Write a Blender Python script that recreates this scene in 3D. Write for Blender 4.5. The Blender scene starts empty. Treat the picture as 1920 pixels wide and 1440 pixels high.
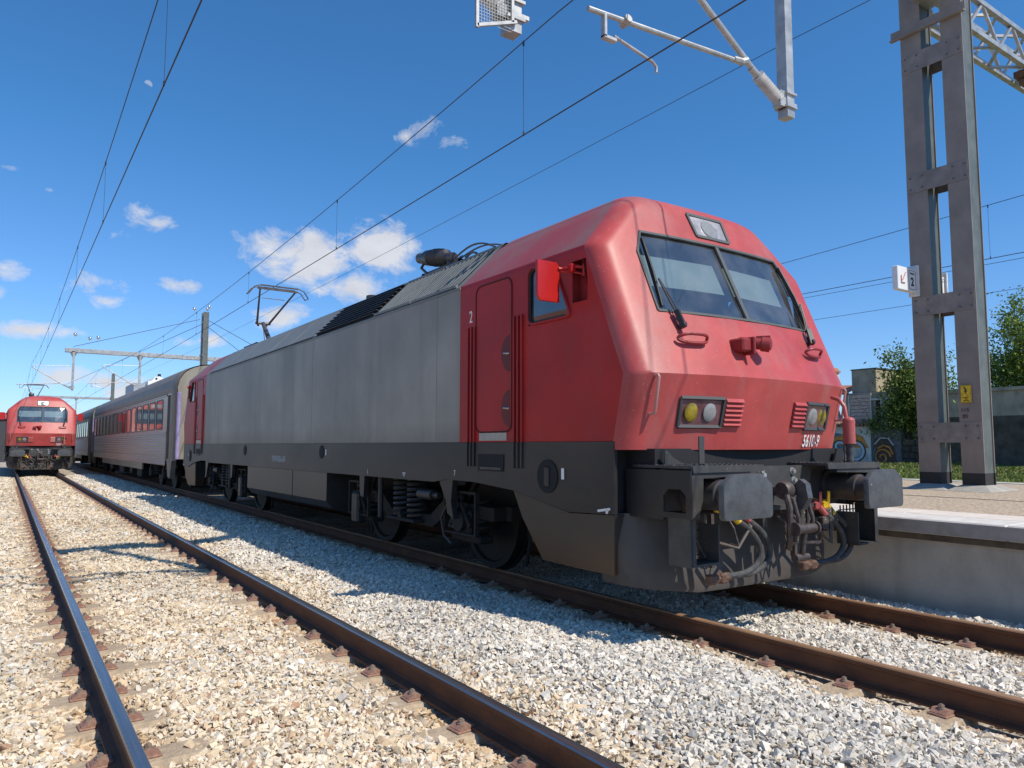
import bpy, bmesh, math, random
import numpy as np
from mathutils import Vector, Matrix
random.seed(7); np.random.seed(7)
R = math.radians; PI = math.pi
S = bpy.context.scene
COL = S.collection
# ------------------------------------------------------------------ camera
CAM_H = 1.4244; YAW = 0.6025; PITCH = 0.0835; ROLL = 0.0009
cd = bpy.data.cameras.new('camera'); cam = bpy.data.objects.new('camera', cd); COL.objects.link(cam)
cd.sensor_fit = 'HORIZONTAL'; cd.sensor_width = 36.0; cd.lens = 1378.9 / 1920 * 36.0
cd.clip_start = 0.05; cd.clip_end = 3000
F_ = Vector((math.sin(YAW) * math.cos(PITCH), math.cos(YAW) * math.cos(PITCH), math.sin(PITCH)))
R_ = Vector((math.cos(YAW), -math.sin(YAW), 0)); U_ = R_.cross(F_)
c_, s_ = math.cos(ROLL), math.sin(ROLL)
R2 = R_ * c_ + U_ * s_; U2 = -R_ * s_ + U_ * c_
mw = Matrix((R2, U2, -F_)).transposed().to_4x4(); mw.translation = Vector((0, 0, CAM_H))
cam.matrix_world = mw
S.camera = cam
S.view_settings.view_transform = 'Standard'; S.view_settings.look = 'None'
S.view_settings.exposure = 0.0; S.view_settings.gamma = 1.0
# ------------------------------------------------------------------ sun
SUN = Vector((0.28, -0.75, 1.0)).normalized()
el = math.asin(SUN.z); az = math.atan2(SUN.x, SUN.y)
sd = bpy.data.lights.new('sun', 'SUN'); sd.energy = 4.8; sd.angle = R(0.53); sd.color = (1.0, 0.935, 0.83)
so = bpy.data.objects.new('sun', sd); COL.objects.link(so)
so.rotation_euler = (-SUN).to_track_quat('-Z', 'Y').to_euler(); so.location = (0, 0, 60)
# ------------------------------------------------------------------ world: sky with clouds
W = bpy.data.worlds.new('World'); S.world = W; W.use_nodes = True
nt = W.node_tree; N = nt.nodes; L = nt.links; N.clear()
def nn(t, **k):
    n = N.new(t)
    for a, b in k.items(): setattr(n, a, b)
    return n
out = nn('ShaderNodeOutputWorld'); bg = nn('ShaderNodeBackground'); L.new(bg.outputs[0], out.inputs[0])
sky = nn('ShaderNodeTexSky'); sky.sky_type = 'NISHITA'; sky.sun_disc = False
sky.sun_elevation = el; sky.sun_rotation = az; sky.altitude = 400; sky.air_density = 1.0; sky.dust_density = 0.35; sky.ozone_density = 2.2
tc = nn('ShaderNodeTexCoord'); sep = nn('ShaderNodeSeparateXYZ'); L.new(tc.outputs['Generated'], sep.inputs[0])
def mth(op, a, b=None, clamp=False):
    n = nn('ShaderNodeMath', operation=op); n.use_clamp = clamp
    for i, v in enumerate((a, b)):
        if v is None: continue
        if isinstance(v, (int, float)): n.inputs[i].default_value = v
        else: L.new(v, n.inputs[i])
    return n.outputs[0]
azn = mth('ARCTAN2', sep.outputs[0], sep.outputs[1]); eln = mth('ARCSINE', sep.outputs[2])
comb = nn('ShaderNodeCombineXYZ'); L.new(azn, comb.inputs[0]); L.new(eln, comb.inputs[1])
# azimuth, elevation, half width, half height (degrees), density of every cloud
CL = [(19.4, 14.0, 5.8, 2.6, 1.1), (24.2, 15.0, 4.2, 2.7, 1.1), (15.5, 14.6, 3.2, 2.0, .85), (22.3, 12.2, 4.2, 1.9, .95), (17.0, 9.6, 3.0, 1.5, 1.0),
      (27.7, 23.6, 2.8, 1.4, .50), (29.6, 23.0, 2.4, 1.0, .48), (26.0, 23.2, 1.6, .9, .5), (6.8, 15.9, 2.4, 1.3, .52), (8.2, 15.4, 1.8, .9, .6), (5.6, 14.3, 1.8, .9, .45), (4.2, 10.9, 3.2, 1.1, .62), (5.2, 9.8, 2.2, .8, .52),
      (10.0, 11.4, 2.0, .8, .75), (1.3, 7.5, 3.2, .9, .95), (2.8, 4.5, 2.6, 1.2, .95), (5.6, 4.3, 2.6, .9, .8), (-.6, 11.4, 2.0, 1.1, .85), (12.2, 7.6, 1.8, .8, .7), (10.4, 7.3, 1.6, .7, .6), (13.6, 8.1, 1.6, .7, .5), (7.2, 3.6, 2.6, 1.4, 1.0), (-.8, 17.6, 1.0, .4, .4), (1.8, 16.6, .8, .3, .35),
      (-.9, 9.7, 1.2, .7, .7), (10, 3.4, 3, 1.0, .9), (-3.5, 6.0, 3.0, 2.0, .7),
      (-25, 12, 14, 4, .9), (-60, 20, 16, 6, .9), (-95, 12, 20, 5, .9), (-135, 16, 18, 6, .8), (-50, 6, 30, 3, .8), (100, 8, 20, 2.5, .6), (165, 10, 25, 3, .7)]
acc = None
nz = nn('ShaderNodeTexNoise'); nz.inputs['Scale'].default_value = 17; nz.inputs['Detail'].default_value = 12; nz.inputs['Roughness'].default_value = .66; nz.inputs['Distortion'].default_value = .35
vs = nn('ShaderNodeVectorMath', operation='MULTIPLY'); vs.inputs[1].default_value = (1, 1.5, 1); L.new(comb.outputs[0], vs.inputs[0]); L.new(vs.outputs[0], nz.inputs['Vector'])
for a, e, w, h_, dn in CL:
    s1 = nn('ShaderNodeVectorMath', operation='SUBTRACT'); s1.inputs[1].default_value = (R(a), R(e), 0); L.new(comb.outputs[0], s1.inputs[0])
    s2 = nn('ShaderNodeVectorMath', operation='MULTIPLY'); s2.inputs[1].default_value = (1 / R(w), 1 / R(h_), 0); L.new(s1.outputs[0], s2.inputs[0])
    s3 = nn('ShaderNodeVectorMath', operation='LENGTH'); L.new(s2.outputs[0], s3.inputs[0])
    v = mth('MULTIPLY', mth('SUBTRACT', 1.0, s3.outputs['Value'], True), dn)
    acc = v if acc is None else mth('MAXIMUM', acc, v)
nzc = mth('SUBTRACT', nz.outputs[0], .5)
m = mth('ADD', mth('POWER', acc, .8), mth('MULTIPLY', nzc, 2.1))
gate = mth('MULTIPLY', acc, 6.0, True)
m = mth('MULTIPLY', mth('MULTIPLY', mth('SUBTRACT', m, .30), 2.1, True), gate, True)
thick = mth('MULTIPLY', m, m, True)
nz2 = nn('ShaderNodeTexNoise'); nz2.inputs['Scale'].default_value = 22; nz2.inputs['Detail'].default_value = 5; L.new(vs.outputs[0], nz2.inputs['Vector'])
shade = mth('ADD', mth('MULTIPLY', nz2.outputs[0], 2.6), 5.2)
cc = nn('ShaderNodeCombineXYZ')
for i, k in enumerate((.97, .99, 1.06)): L.new(mth('MULTIPLY', shade, k), cc.inputs[i])
mx = nn('ShaderNodeMixRGB'); L.new(mth('MULTIPLY', m, .93), mx.inputs[0])
gr_ = nn('ShaderNodeMapRange'); gr_.inputs[1].default_value = R(-1); gr_.inputs[2].default_value = R(22); gr_.inputs[3].default_value = .80; gr_.inputs[4].default_value = .45; L.new(eln, gr_.inputs[0])
gcol = nn('ShaderNodeCombineXYZ'); L.new(gr_.outputs[0], gcol.inputs[0]); gcol.inputs[1].default_value = .99; gcol.inputs[2].default_value = 1.38
gd = nn('ShaderNodeVectorMath', operation='MULTIPLY'); L.new(gcol.outputs[0], gd.inputs[1]); L.new(sky.outputs[0], gd.inputs[0])
mo = nn('ShaderNodeVectorMath', operation='SUBTRACT'); mo.inputs[1].default_value = (R(7.3), R(24.3), 0); L.new(comb.outputs[0], mo.inputs[0])
ml = nn('ShaderNodeVectorMath', operation='LENGTH'); L.new(mo.outputs[0], ml.inputs[0]); mo2 = nn('ShaderNodeVectorMath', operation='DOT_PRODUCT'); mo2.inputs[1].default_value = (.35, .94, 0); L.new(mo.outputs[0], mo2.inputs[0])
mk_ = mth('MULTIPLY', mth('MULTIPLY', mth('SUBTRACT', R(.30), ml.outputs['Value']), 900, True), mth('MULTIPLY', mth('ADD', mo2.outputs['Value'], R(.05)), 700, True))
mm_ = nn('ShaderNodeMixRGB'); L.new(mth('MULTIPLY', mk_, .4), mm_.inputs[0]); L.new(gd.outputs[0], mm_.inputs[1]); mm_.inputs[2].default_value = (6.5, 6.5, 7, 1)
L.new(mm_.outputs[0], mx.inputs[1]); L.new(cc.outputs[0], mx.inputs[2])
L.new(mx.outputs[0], bg.inputs[0]); bg.inputs[1].default_value = 0.115
# ------------------------------------------------------------------ materials
MATS = {}
def mat(name, col, rough=.6, metal=0., var=.15, scale=6., bump=0., bscale=60., stretch=None, col2=None, spec=None, detail=6., grime=None, flakes=None, zg=None):
    """procedural paint/metal/stone: base colour varied by noise, optional second colour in patches, bump"""
    if name in MATS: return MATS[name]
    m = bpy.data.materials.new(name); m.use_nodes = True; nt = m.node_tree; n = nt.nodes; l = nt.links
    b = n['Principled BSDF']
    tc = n.new('ShaderNodeTexCoord'); mp = n.new('ShaderNodeMapping'); l.new(tc.outputs['Object'], mp.inputs[0])
    if stretch: mp.inputs['Scale'].default_value = stretch
    nz = n.new('ShaderNodeTexNoise'); nz.inputs['Scale'].default_value = scale; nz.inputs['Detail'].default_value = detail; nz.inputs['Roughness'].default_value = .6
    l.new(mp.outputs[0], nz.inputs['Vector'])
    cr = n.new('ShaderNodeValToRGB'); l.new(nz.outputs[0], cr.inputs[0])
    c = Vector(col[:3]); c2 = Vector(col2[:3]) if col2 else c * (1 + var)
    c1 = c if col2 else c * (1 - var)
    cr.color_ramp.elements[0].position = .34; cr.color_ramp.elements[1].position = .68
    cr.color_ramp.elements[0].color = (*c1, 1); cr.color_ramp.elements[1].color = (*c2, 1)
    last = cr.outputs[0]
    if grime:   # (colour, scale, amount, stretch)
        mp2 = n.new('ShaderNodeMapping'); l.new(tc.outputs['Object'], mp2.inputs[0]); mp2.inputs['Scale'].default_value = grime[3]; mp2.inputs['Location'].default_value = (3.1, 1.7, 5.3)
        g = n.new('ShaderNodeTexNoise'); g.inputs['Scale'].default_value = grime[1]; g.inputs['Detail'].default_value = 7; g.inputs['Roughness'].default_value = .65; l.new(mp2.outputs[0], g.inputs['Vector'])
        gr = n.new('ShaderNodeMapRange'); gr.inputs[1].default_value = .48; gr.inputs[2].default_value = .72; gr.inputs[4].default_value = grime[2]; l.new(g.outputs[0], gr.inputs[0])
        mm = n.new('ShaderNodeMixRGB'); l.new(gr.outputs[0], mm.inputs[0]); l.new(last, mm.inputs[1]); mm.inputs[2].default_value = (*grime[0], 1); last = mm.outputs[0]
    if flakes:  # (colour, scale, threshold): small light chips / specks
        fl = n.new('ShaderNodeTexNoise'); fl.inputs['Scale'].default_value = flakes[1]; fl.inputs['Detail'].default_value = 2; l.new(tc.outputs['Object'], fl.inputs['Vector'])
        fr = n.new('ShaderNodeMapRange'); fr.inputs[1].default_value = flakes[2]; fr.inputs[2].default_value = flakes[2] + .04; l.new(fl.outputs[0], fr.inputs[0])
        mm = n.new('ShaderNodeMixRGB'); l.new(fr.outputs[0], mm.inputs[0]); l.new(last, mm.inputs[1]); mm.inputs[2].default_value = (*flakes[0], 1); last = mm.outputs[0]
    if zg:      # (z low, z high, colour, amount): road dust lying heavier on the lower part
        sx = n.new('ShaderNodeSeparateXYZ'); l.new(tc.outputs['Object'], sx.inputs[0]); am = n.new('ShaderNodeMath'); am.operation = 'MULTIPLY_ADD'; am.inputs[1].default_value = .35; l.new(nz.outputs[0], am.inputs[0]); l.new(sx.outputs[2], am.inputs[2])
        zr = n.new('ShaderNodeMapRange'); zr.inputs[1].default_value = zg[1] + .17; zr.inputs[2].default_value = zg[0] + .17; zr.inputs[4].default_value = zg[3]; l.new(am.outputs[0], zr.inputs[0])
        mm = n.new('ShaderNodeMixRGB'); l.new(zr.outputs[0], mm.inputs[0]); l.new(last, mm.inputs[1]); mm.inputs[2].default_value = (*zg[2], 1); last = mm.outputs[0]
    l.new(last, b.inputs['Base Color'])
    rr = n.new('ShaderNodeMapRange'); l.new(nz.outputs[0], rr.inputs[0]); rr.inputs[3].default_value = max(.02, rough * .85); rr.inputs[4].default_value = min(1, rough * 1.2)
    l.new(rr.outputs[0], b.inputs['Roughness']); b.inputs['Metallic'].default_value = metal
    if spec is not None: b.inputs['Specular IOR Level'].default_value = spec
    if bump:
        nb = n.new('ShaderNodeTexNoise'); nb.inputs['Scale'].default_value = bscale; nb.inputs['Detail'].default_value = 5; l.new(tc.outputs['Object'], nb.inputs['Vector'])
        bp = n.new('ShaderNodeBump'); bp.inputs['Strength'].default_value = bump; bp.inputs['Distance'].default_value = .02
        l.new(nb.outputs[0], bp.inputs['Height']); l.new(bp.outputs[0], b.inputs['Normal'])
    MATS[name] = m; return m
def glass(name, tint=(.5, .6, .62), rough=.02, fac=.16):
    if name in MATS: return MATS[name]
    m = bpy.data.materials.new(name); m.use_nodes = True; nt = m.node_tree; n = nt.nodes; l = nt.links; n.clear()
    o = n.new('ShaderNodeOutputMaterial'); g = n.new('ShaderNodeBsdfGlossy'); g.inputs['Roughness'].default_value = rough
    t = n.new('ShaderNodeBsdfTransparent'); t.inputs[0].default_value = (*tint, 1)
    lw = n.new('ShaderNodeFresnel'); lw.inputs[0].default_value = 1.5
    ad = n.new('ShaderNodeMath'); ad.operation = 'ADD'; ad.inputs[1].default_value = fac; l.new(lw.outputs[0], ad.inputs[0])
    tc = n.new('ShaderNodeTexCoord'); nz = n.new('ShaderNodeTexNoise'); nz.inputs['Scale'].default_value = 3.5; nz.inputs['Detail'].default_value = 4; l.new(tc.outputs['Object'], nz.inputs['Vector'])
    mr = n.new('ShaderNodeMapRange'); mr.inputs[1].default_value = .4; mr.inputs[2].default_value = .8; mr.inputs[3].default_value = .05; mr.inputs[4].default_value = .16; l.new(nz.outputs[0], mr.inputs[0])
    mx = n.new('ShaderNodeMixShader'); l.new(ad.outputs[0], mx.inputs[0]); l.new(t.outputs[0], mx.inputs[1]); l.new(g.outputs[0], mx.inputs[2])
    d = n.new('ShaderNodeBsdfDiffuse'); d.inputs[0].default_value = (.5, .5, .48, 1)
    m2 = n.new('ShaderNodeMixShader'); l.new(mr.outputs[0], m2.inputs[0]); l.new(mx.outputs[0], m2.inputs[1]); l.new(d.outputs[0], m2.inputs[2])
    l.new(m2.outputs[0], o.inputs[0]); MATS[name] = m; return m
def attr_mat(name, rough=.85, bump=.5, bscale=90, attr='Col', trans=0):
    m = bpy.data.materials.new(name); m.use_nodes = True; nt = m.node_tree; n = nt.nodes; l = nt.links; b = n['Principled BSDF']
    a = n.new('ShaderNodeAttribute'); a.attribute_name = attr
    nz = n.new('ShaderNodeTexNoise'); nz.inputs['Scale'].default_value = bscale; nz.inputs['Detail'].default_value = 4
    tc = n.new('ShaderNodeTexCoord'); l.new(tc.outputs['Object'], nz.inputs['Vector'])
    mr = n.new('ShaderNodeMapRange'); l.new(nz.outputs[0], mr.inputs[0]); mr.inputs[1].default_value = .3; mr.inputs[2].default_value = .7; mr.inputs[3].default_value = .84; mr.inputs[4].default_value = 1.12
    vm = n.new('ShaderNodeVectorMath'); vm.operation = 'SCALE'; l.new(a.outputs['Color'], vm.inputs[0]); l.new(mr.outputs[0], vm.inputs['Scale'])
    l.new(vm.outputs[0], b.inputs['Base Color']); b.inputs['Roughness'].default_value = rough; b.inputs['Specular IOR Level'].default_value = .3
    if bump:
        bp = n.new('ShaderNodeBump'); bp.inputs['Strength'].default_value = bump; bp.inputs['Distance'].default_value = .01
        l.new(nz.outputs[0], bp.inputs['Height']); l.new(bp.outputs[0], b.inputs['Normal'])
    if trans:
        o = n['Material Output']; t = n.new('ShaderNodeBsdfTranslucent'); l.new(vm.outputs[0], t.inputs[0])
        mx = n.new('ShaderNodeMixShader'); mx.inputs[0].default_value = trans; l.new(b.outputs[0], mx.inputs[1]); l.new(t.outputs[0], mx.inputs[2]); l.new(mx.outputs[0], o.inputs[0])
    return m
RED = mat('faded_red_paint_lit', (.43, .062, .058), .44, spec=.4, var=.14, scale=2.2, grime=((.36, .15, .135), 1.3, .8, (1.4, 1.4, .30)), flakes=((.55, .24, .21), 70, .70), bump=.04, bscale=14)  # nose red: fading plus some of the sunlit wash put into the colour
REDSIDE = mat('red_side_paint_shaded', (.40, .020, .018), .45, spec=.3, var=.14, scale=1.4, grime=((.27, .055, .05), 1.6, .5, (1, 1, .3)), bump=.03, bscale=9)  # deeper twin of the nose red, flank shade partly in its colour
REDROOF = mat('sooty_red_roof_paint', (.34, .05, .05), .5, scale=1.0, col2=(.22, .15, .135), bump=.05)
REDB = mat('bright_red_panel', (.46, .014, .012), .3, var=.08, scale=3, flakes=((.75, .5, .45), 40, .76))
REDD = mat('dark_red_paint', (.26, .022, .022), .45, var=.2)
GREYS = mat('dusty_grey_paint_with_sheen', (.215, .197, .165), .48, spec=.35, scale=.45, stretch=(1, 1., 1), col2=(.385, .355, .305), grime=((.13, .115, .095), 1.0, .5, (1, 1.6, .10)), metal=.12, bump=.012, zg=(1.40, 1.75, (.12, .10, .08), .5))  # paler second colour imitates a soft reflection on the flank, over grime and dust
GREYR = mat('grey_roof_paint', (.175, .18, .165), .5, var=.12, scale=2.5, grime=((.2, .19, .17), 2, .5, (1, 1, 1)))
DARK = mat('dark_grey_skirt_paint', (.016, .016, .018), .45, var=.2, scale=1.2, grime=((.060, .047, .037), .55, .85, (1, .7, 1.2)))
DARKL = mat('dusty_dark_grey_steel', (.050, .048, .046), .5, var=.2, scale=4, grime=((.12, .105, .09), 5, .5, (1, 1, 1)), flakes=((.32, .32, .31), 60, .72))
BLACK = mat('black_void', (.012, .012, .014), .8, var=.3)
UNDER = mat('greasy_bogie_steel', (.014, .012, .010), .75, var=.35, scale=8, grime=((.04, .028, .018), 6, .6, (1, 1, 1)), bump=.3)
RUBBER = mat('dusty_black_rubber', (.05, .05, .052), .7, var=.3, scale=20, grime=((.14, .13, .12), 14, .6, (1, 1, 1)))
BUFF = mat('greased_buffer_plate', (.085, .088, .093), .45, metal=.2, var=.25, scale=9, grime=((.09, .09, .095), 7, .8, (1, 1, .5)), flakes=((.36, .38, .40), 30, .74), bump=.15, bscale=30)
STEEL = mat('brushed_steel', (.5, .49, .46), .35, metal=.9, var=.15, scale=12)
GALV = mat('galvanised_steel', (.46, .45, .43), .45, metal=.55, var=.2, scale=5, grime=((.28, .28, .27), 6, .6, (1, 1, 1)))
MASTM = mat('weathered_mast_steel', (.265, .225, .195), .5, metal=.1, var=.15, scale=2.5, grime=((.21, .185, .165), 3, .6, (1, 1, .4)), bump=.06)
BITUM = mat('black_bitumen_base', (.03, .028, .027), .7, var=.2)
WIRE = mat('oxidised_copper_wire', (.05, .045, .05), .5, metal=.3, var=.2)
INS = mat('grey_insulator', (.62, .6, .57), .4, var=.15, scale=10)
INSB = mat('brown_insulator', (.10, .055, .04), .3, var=.2)
GLASS = glass('cab_glass', (.55, .64, .68), .02, .20)
COACHG = mat('coach_window_glass', (.03, .035, .04), .06, var=.2, spec=.9)
YEL = mat('yellow_paint', (.75, .5, .02), .5, var=.2, scale=20, grime=((.3, .2, .05), 15, .6, (1, 1, 1)))
WHITE = mat('white_lettering', (.8, .8, .78), .6, var=.05)
COACH = mat('dusty_stainless_steel', (.30, .225, .18), .34, metal=.45, var=.14, scale=1.6, stretch=(1, .6, 1), grime=((.26, .20, .16), 1.5, .55, (1, .8, .8)))
COACHR = mat('coach_roof_steel', (.24, .195, .155), .55, metal=.25, var=.2, scale=2, grime=((.2, .17, .14), 2, .6, (1, 1, 1)))
COACHE = mat('coach_end_paint', (.27, .25, .20), .6, var=.15, scale=2.5, grime=((.2, .16, .12), 3, .7, (1, 1, .4)))
PURP = mat('faded_purple_rubber', (.33, .28, .48), .6, var=.2, scale=6)
NAVY = mat('dark_blue_gangway', (.03, .03, .075), .7, var=.3)
CONC = mat('platform_wall_concrete', (.50, .44, .36), .85, var=.14, scale=2.6, grime=((.28, .225, .17), 2.2, .7, (1, 1, .35)), bump=.2, bscale=35)
COPE = mat('worn_coping_concrete', (.62, .58, .52), .8, var=.1, scale=8, grime=((.4, .36, .3), 6, .4, (1, 1, 1)), bump=.15)
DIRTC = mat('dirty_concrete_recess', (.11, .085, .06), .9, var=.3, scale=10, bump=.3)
SLEEP = mat('dusty_sleeper_concrete', (.42, .32, .215), .92, var=.2, scale=18, bump=.5, bscale=70, grime=((.26, .21, .16), 10, .6, (1, 1, 1)))
CLIP = mat('rusty_red_clip', (.27, .135, .095), .7, var=.3, scale=30, grime=((.36, .25, .17), 22, .75, (1, 1, 1)))
BOLT = mat('dusty_brown_bolt', (.26, .20, .15), .7, metal=.1, var=.3, scale=30)
RUST = mat('rail_web_rust', (.105, .038, .016), .75, var=.3, scale=7, stretch=(1, .5, 1), grime=((.17, .075, .035), 9, .5, (1, .4, 1)), bump=.2)
HEADP = mat('polished_rail_head', (.27, .265, .27), .26, metal=.85, var=.2, scale=9, stretch=(6, .15, 1), grime=((.22, .12, .08), 12, .35, (1, .1, 1)))
HEADR = mat('rust_filmed_rail_head', (.34, .185, .095), .55, metal=.2, var=.25, scale=8, stretch=(5, .2, 1), grime=((.22, .12, .07), 8, .6, (1, .2, 1)))
# ------------------------------------------------------------------ mesh builder
class MB:
    def __init__(s): s.v = []; s.f = []; s.sm = []
    def add(s, vs, fs, smooth=False):
        o = len(s.v); s.v += [tuple(map(float, p)) for p in vs]; s.f += [tuple(o + i for i in f) for f in fs]; s.sm += [smooth] * len(fs); return s
    def box(s, x0, x1, y0, y1, z0, z1):
        x0, x1 = sorted((x0, x1)); y0, y1 = sorted((y0, y1)); z0, z1 = sorted((z0, z1))
        v = [(x, y, z) for x in (x0, x1) for y in (y0, y1) for z in (z0, z1)]
        return s.add(v, [(0, 1, 3, 2), (4, 6, 7, 5), (0, 4, 5, 1), (2, 3, 7, 6), (0, 2, 6, 4), (1, 5, 7, 3)])
    def bbox(s, x0, x1, y0, y1, z0, z1, b=.01):
        """box with chamfered edges"""
        bm = bmesh.new(); bmesh.ops.create_cube(bm, size=1)
        for v in bm.verts: v.co = Vector(((x0 + x1) / 2 + v.co.x * abs(x1 - x0), (y0 + y1) / 2 + v.co.y * abs(y1 - y0), (z0 + z1) / 2 + v.co.z * abs(z1 - z0)))
        bmesh.ops.bevel(bm, geom=bm.edges[:], offset=b, segments=1, affect='EDGES')
        bm.verts.index_update(); s.add([v.co for v in bm.verts], [[v.index for v in f.verts] for f in bm.faces]); bm.free(); return s
    def obox(s, p0, p1, w, h, up=(0, 0, 1)):
        """bar of section w x h from p0 to p1"""
        p0, p1 = Vector(p0), Vector(p1); d = (p1 - p0).normalized(); u = Vector(up)
        if abs(d.dot(u)) > .99: u = Vector((0, 1, 0))
        a = d.cross(u).normalized() * w / 2; b = d.cross(a).normalized() * h / 2
        v = [p + i * a + j * b for p in (p0, p1) for i, j in ((-1, -1), (1, -1), (1, 1), (-1, 1))]
        return s.add(v, [(0, 1, 2, 3), (4, 7, 6, 5), (0, 4, 5, 1), (1, 5, 6, 2), (2, 6, 7, 3), (3, 7, 4, 0)])
    def cyl(s, p0, p1, r0, r1=None, n=12, caps=True):
        r1 = r0 if r1 is None else r1
        p0, p1 = Vector(p0), Vector(p1); d = (p1 - p0).normalized(); u = Vector((0, 0, 1)) if abs(d.z) < .95 else Vector((1, 0, 0))
        a = d.cross(u).normalized(); b = d.cross(a)
        v = [p + r * (math.cos(2 * PI * i / n) * a + math.sin(2 * PI * i / n) * b) for p, r in ((p0, r0), (p1, r1)) for i in range(n)]
        s.add(v, [(i, (i + 1) % n, n + (i + 1) % n, n + i) for i in range(n)], True)
        if caps: s.add(v, [tuple(range(n))[::-1], tuple(range(n, 2 * n))])
        return s
    def lathe(s, p0, p1, prof, n=14):
        """prof: (t, r) along p0->p1"""
        p0, p1 = Vector(p0), Vector(p1); d = (p1 - p0).normalized(); u = Vector((0, 0, 1)) if abs(d.z) < .95 else Vector((1, 0, 0))
        a = d.cross(u).normalized(); b = d.cross(a); v = []
        for t, r in prof:
            c = p0.lerp(p1, t); v += [c + r * (math.cos(2 * PI * i / n) * a + math.sin(2 * PI * i / n) * b) for i in range(n)]
        k = len(prof); f = [(j * n + i, j * n + (i + 1) % n, (j + 1) * n + (i + 1) % n, (j + 1) * n + i) for j in range(k - 1) for i in range(n)]
        s.add(v, f, True); s.add(v, [tuple(range(n))[::-1], tuple(range((k - 1) * n, k * n))]); return s
    def tube(s, pts, r, n=8, closed=False):
        pts = [Vector(p) for p in pts]; k = len(pts); v = []; prev = None
        for i, p in enumerate(pts):
            q0 = pts[i - 1] if (i or closed) else p; q1 = pts[(i + 1) % k] if (i < k - 1 or closed) else p
            d = (q1 - q0).normalized()
            if prev is None:
                u = Vector((0, 0, 1)) if abs(d.z) < .9 else Vector((1, 0, 0)); a = d.cross(u).normalized()
            else: a = (prev - d * prev.dot(d)).normalized()
            prev = a; b = d.cross(a)
            v += [p + r * (math.cos(2 * PI * j / n) * a + math.sin(2 * PI * j / n) * b) for j in range(n)]
        m = k if closed else k - 1
        s.add(v, [(i * n + j, i * n + (j + 1) % n, ((i + 1) % k) * n + (j + 1) % n, ((i + 1) % k) * n + j) for i in range(m) for j in range(n)], True)
        if not closed: s.add(v, [tuple(range(n))[::-1], tuple(range((k - 1) * n, k * n))])
        return s
    def prism(s, poly, axis, a0, a1):
        """poly 2d extruded along axis: x -> poly is (y,z); y -> (x,z); z -> (x,y)"""
        def P(p, a): return {'x': (a, p[0], p[1]), 'y': (p[0], a, p[1]), 'z': (p[0], p[1], a)}[axis]
        n = len(poly); v = [P(p, a0) for p in poly] + [P(p, a1) for p in poly]
        return s.add(v, [tuple(range(n))[::-1], tuple(range(n, 2 * n))] + [(i, (i + 1) % n, n + (i + 1) % n, n + i) for i in range(n)])
    def grid(s, rows, smooth=True, skip=None, close=False):
        n = len(rows[0]); v = [p for r in rows for p in r]; f = []
        for i in range(len(rows) - 1):
            for j in range(n - 1 if not close else n):
                if skip and skip(i, j): continue
                f.append((i * n + j, i * n + (j + 1) % n, (i + 1) * n + (j + 1) % n, (i + 1) * n + j))
        return s.add(v, f, smooth)
    def sphere(s, c, r, n=10, sc=(1, 1, 1)):
        c = Vector(c); rows = []
        for i in range(n // 2 + 1):
            t = PI * i / (n // 2); rows.append([c + Vector((r * math.sin(t) * math.cos(2 * PI * j / n) * sc[0], r * math.sin(t) * math.sin(2 * PI * j / n) * sc[1], r * math.cos(t) * sc[2])) for j in range(n)])
        return s.grid(rows, True, close=True)
    def coil(s, c, r, h, turns, wr, n=14):
        pts = [(c[0] + r * math.cos(2 * PI * t / n), c[1] + r * math.sin(2 * PI * t / n), c[2] + h * t / (n * turns)) for t in range(int(n * turns) + 1)]
        return s.tube(pts, wr, 6)
    def rot(s, ang, c=(0, 0, 0), axis='Z'):
        m = Matrix.Translation(c) @ Matrix.Rotation(ang, 4, axis) @ Matrix.Translation(-Vector(c)); s.v = [tuple(m @ Vector(p)) for p in s.v]; return s
    def mirx(s):
        s.v = [(-p[0], p[1], p[2]) for p in s.v]; return s
    def both(s):
        """append the mirror image in x"""
        s.add([(-p[0], p[1], p[2]) for p in s.v], [f[::-1] for f in s.f]); s.sm[len(s.sm) // 2:] = s.sm[:len(s.sm) // 2]; return s
    def build(s, name, m, parent=None, sharp=35, weld=False, recalc=True):
        me = bpy.data.meshes.new(name); me.from_pydata(s.v, [], s.f); me.polygons.foreach_set('use_smooth', s.sm)
        if recalc or weld:
            bm = bmesh.new(); bm.from_mesh(me)
            if weld: bmesh.ops.remove_doubles(bm, verts=bm.verts, dist=1e-4)
            if recalc: bmesh.ops.recalc_face_normals(bm, faces=bm.faces)
            if any(s.sm):
                ed = [e for e in bm.edges if len(e.link_faces) == 2 and e.calc_face_angle(0) > R(sharp)]
                for q in ed: q.smooth = False
            bm.to_mesh(me); bm.free()
        me.materials.append(m) if not isinstance(m, (list, tuple)) else [me.materials.append(q) for q in m]
        o = bpy.data.objects.new(name, me); COL.objects.link(o)
        if parent is not None: o.parent = parent
        return o
def tag(o, label=None, cat=None, group=None, kind=None):
    if label: o['label'] = label
    if cat: o['category'] = cat
    if group: o['group'] = group
    if kind: o['kind'] = kind
    return o
def empty(name, loc=(0, 0, 0), rz=0):
    o = bpy.data.objects.new(name, None); COL.objects.link(o); o.location = loc; o.rotation_euler = (0, 0, rz); o.empty_display_size = .3; return o
def kids(o): return [c for c in bpy.data.objects if c.parent == o]
KIDS = None
def copy_tree(o, parent=None):
    c = o.copy(); COL.objects.link(c)
    if parent is not None: c.parent = parent
    for ch in kids(o): copy_tree(ch, c)
    return c
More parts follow.
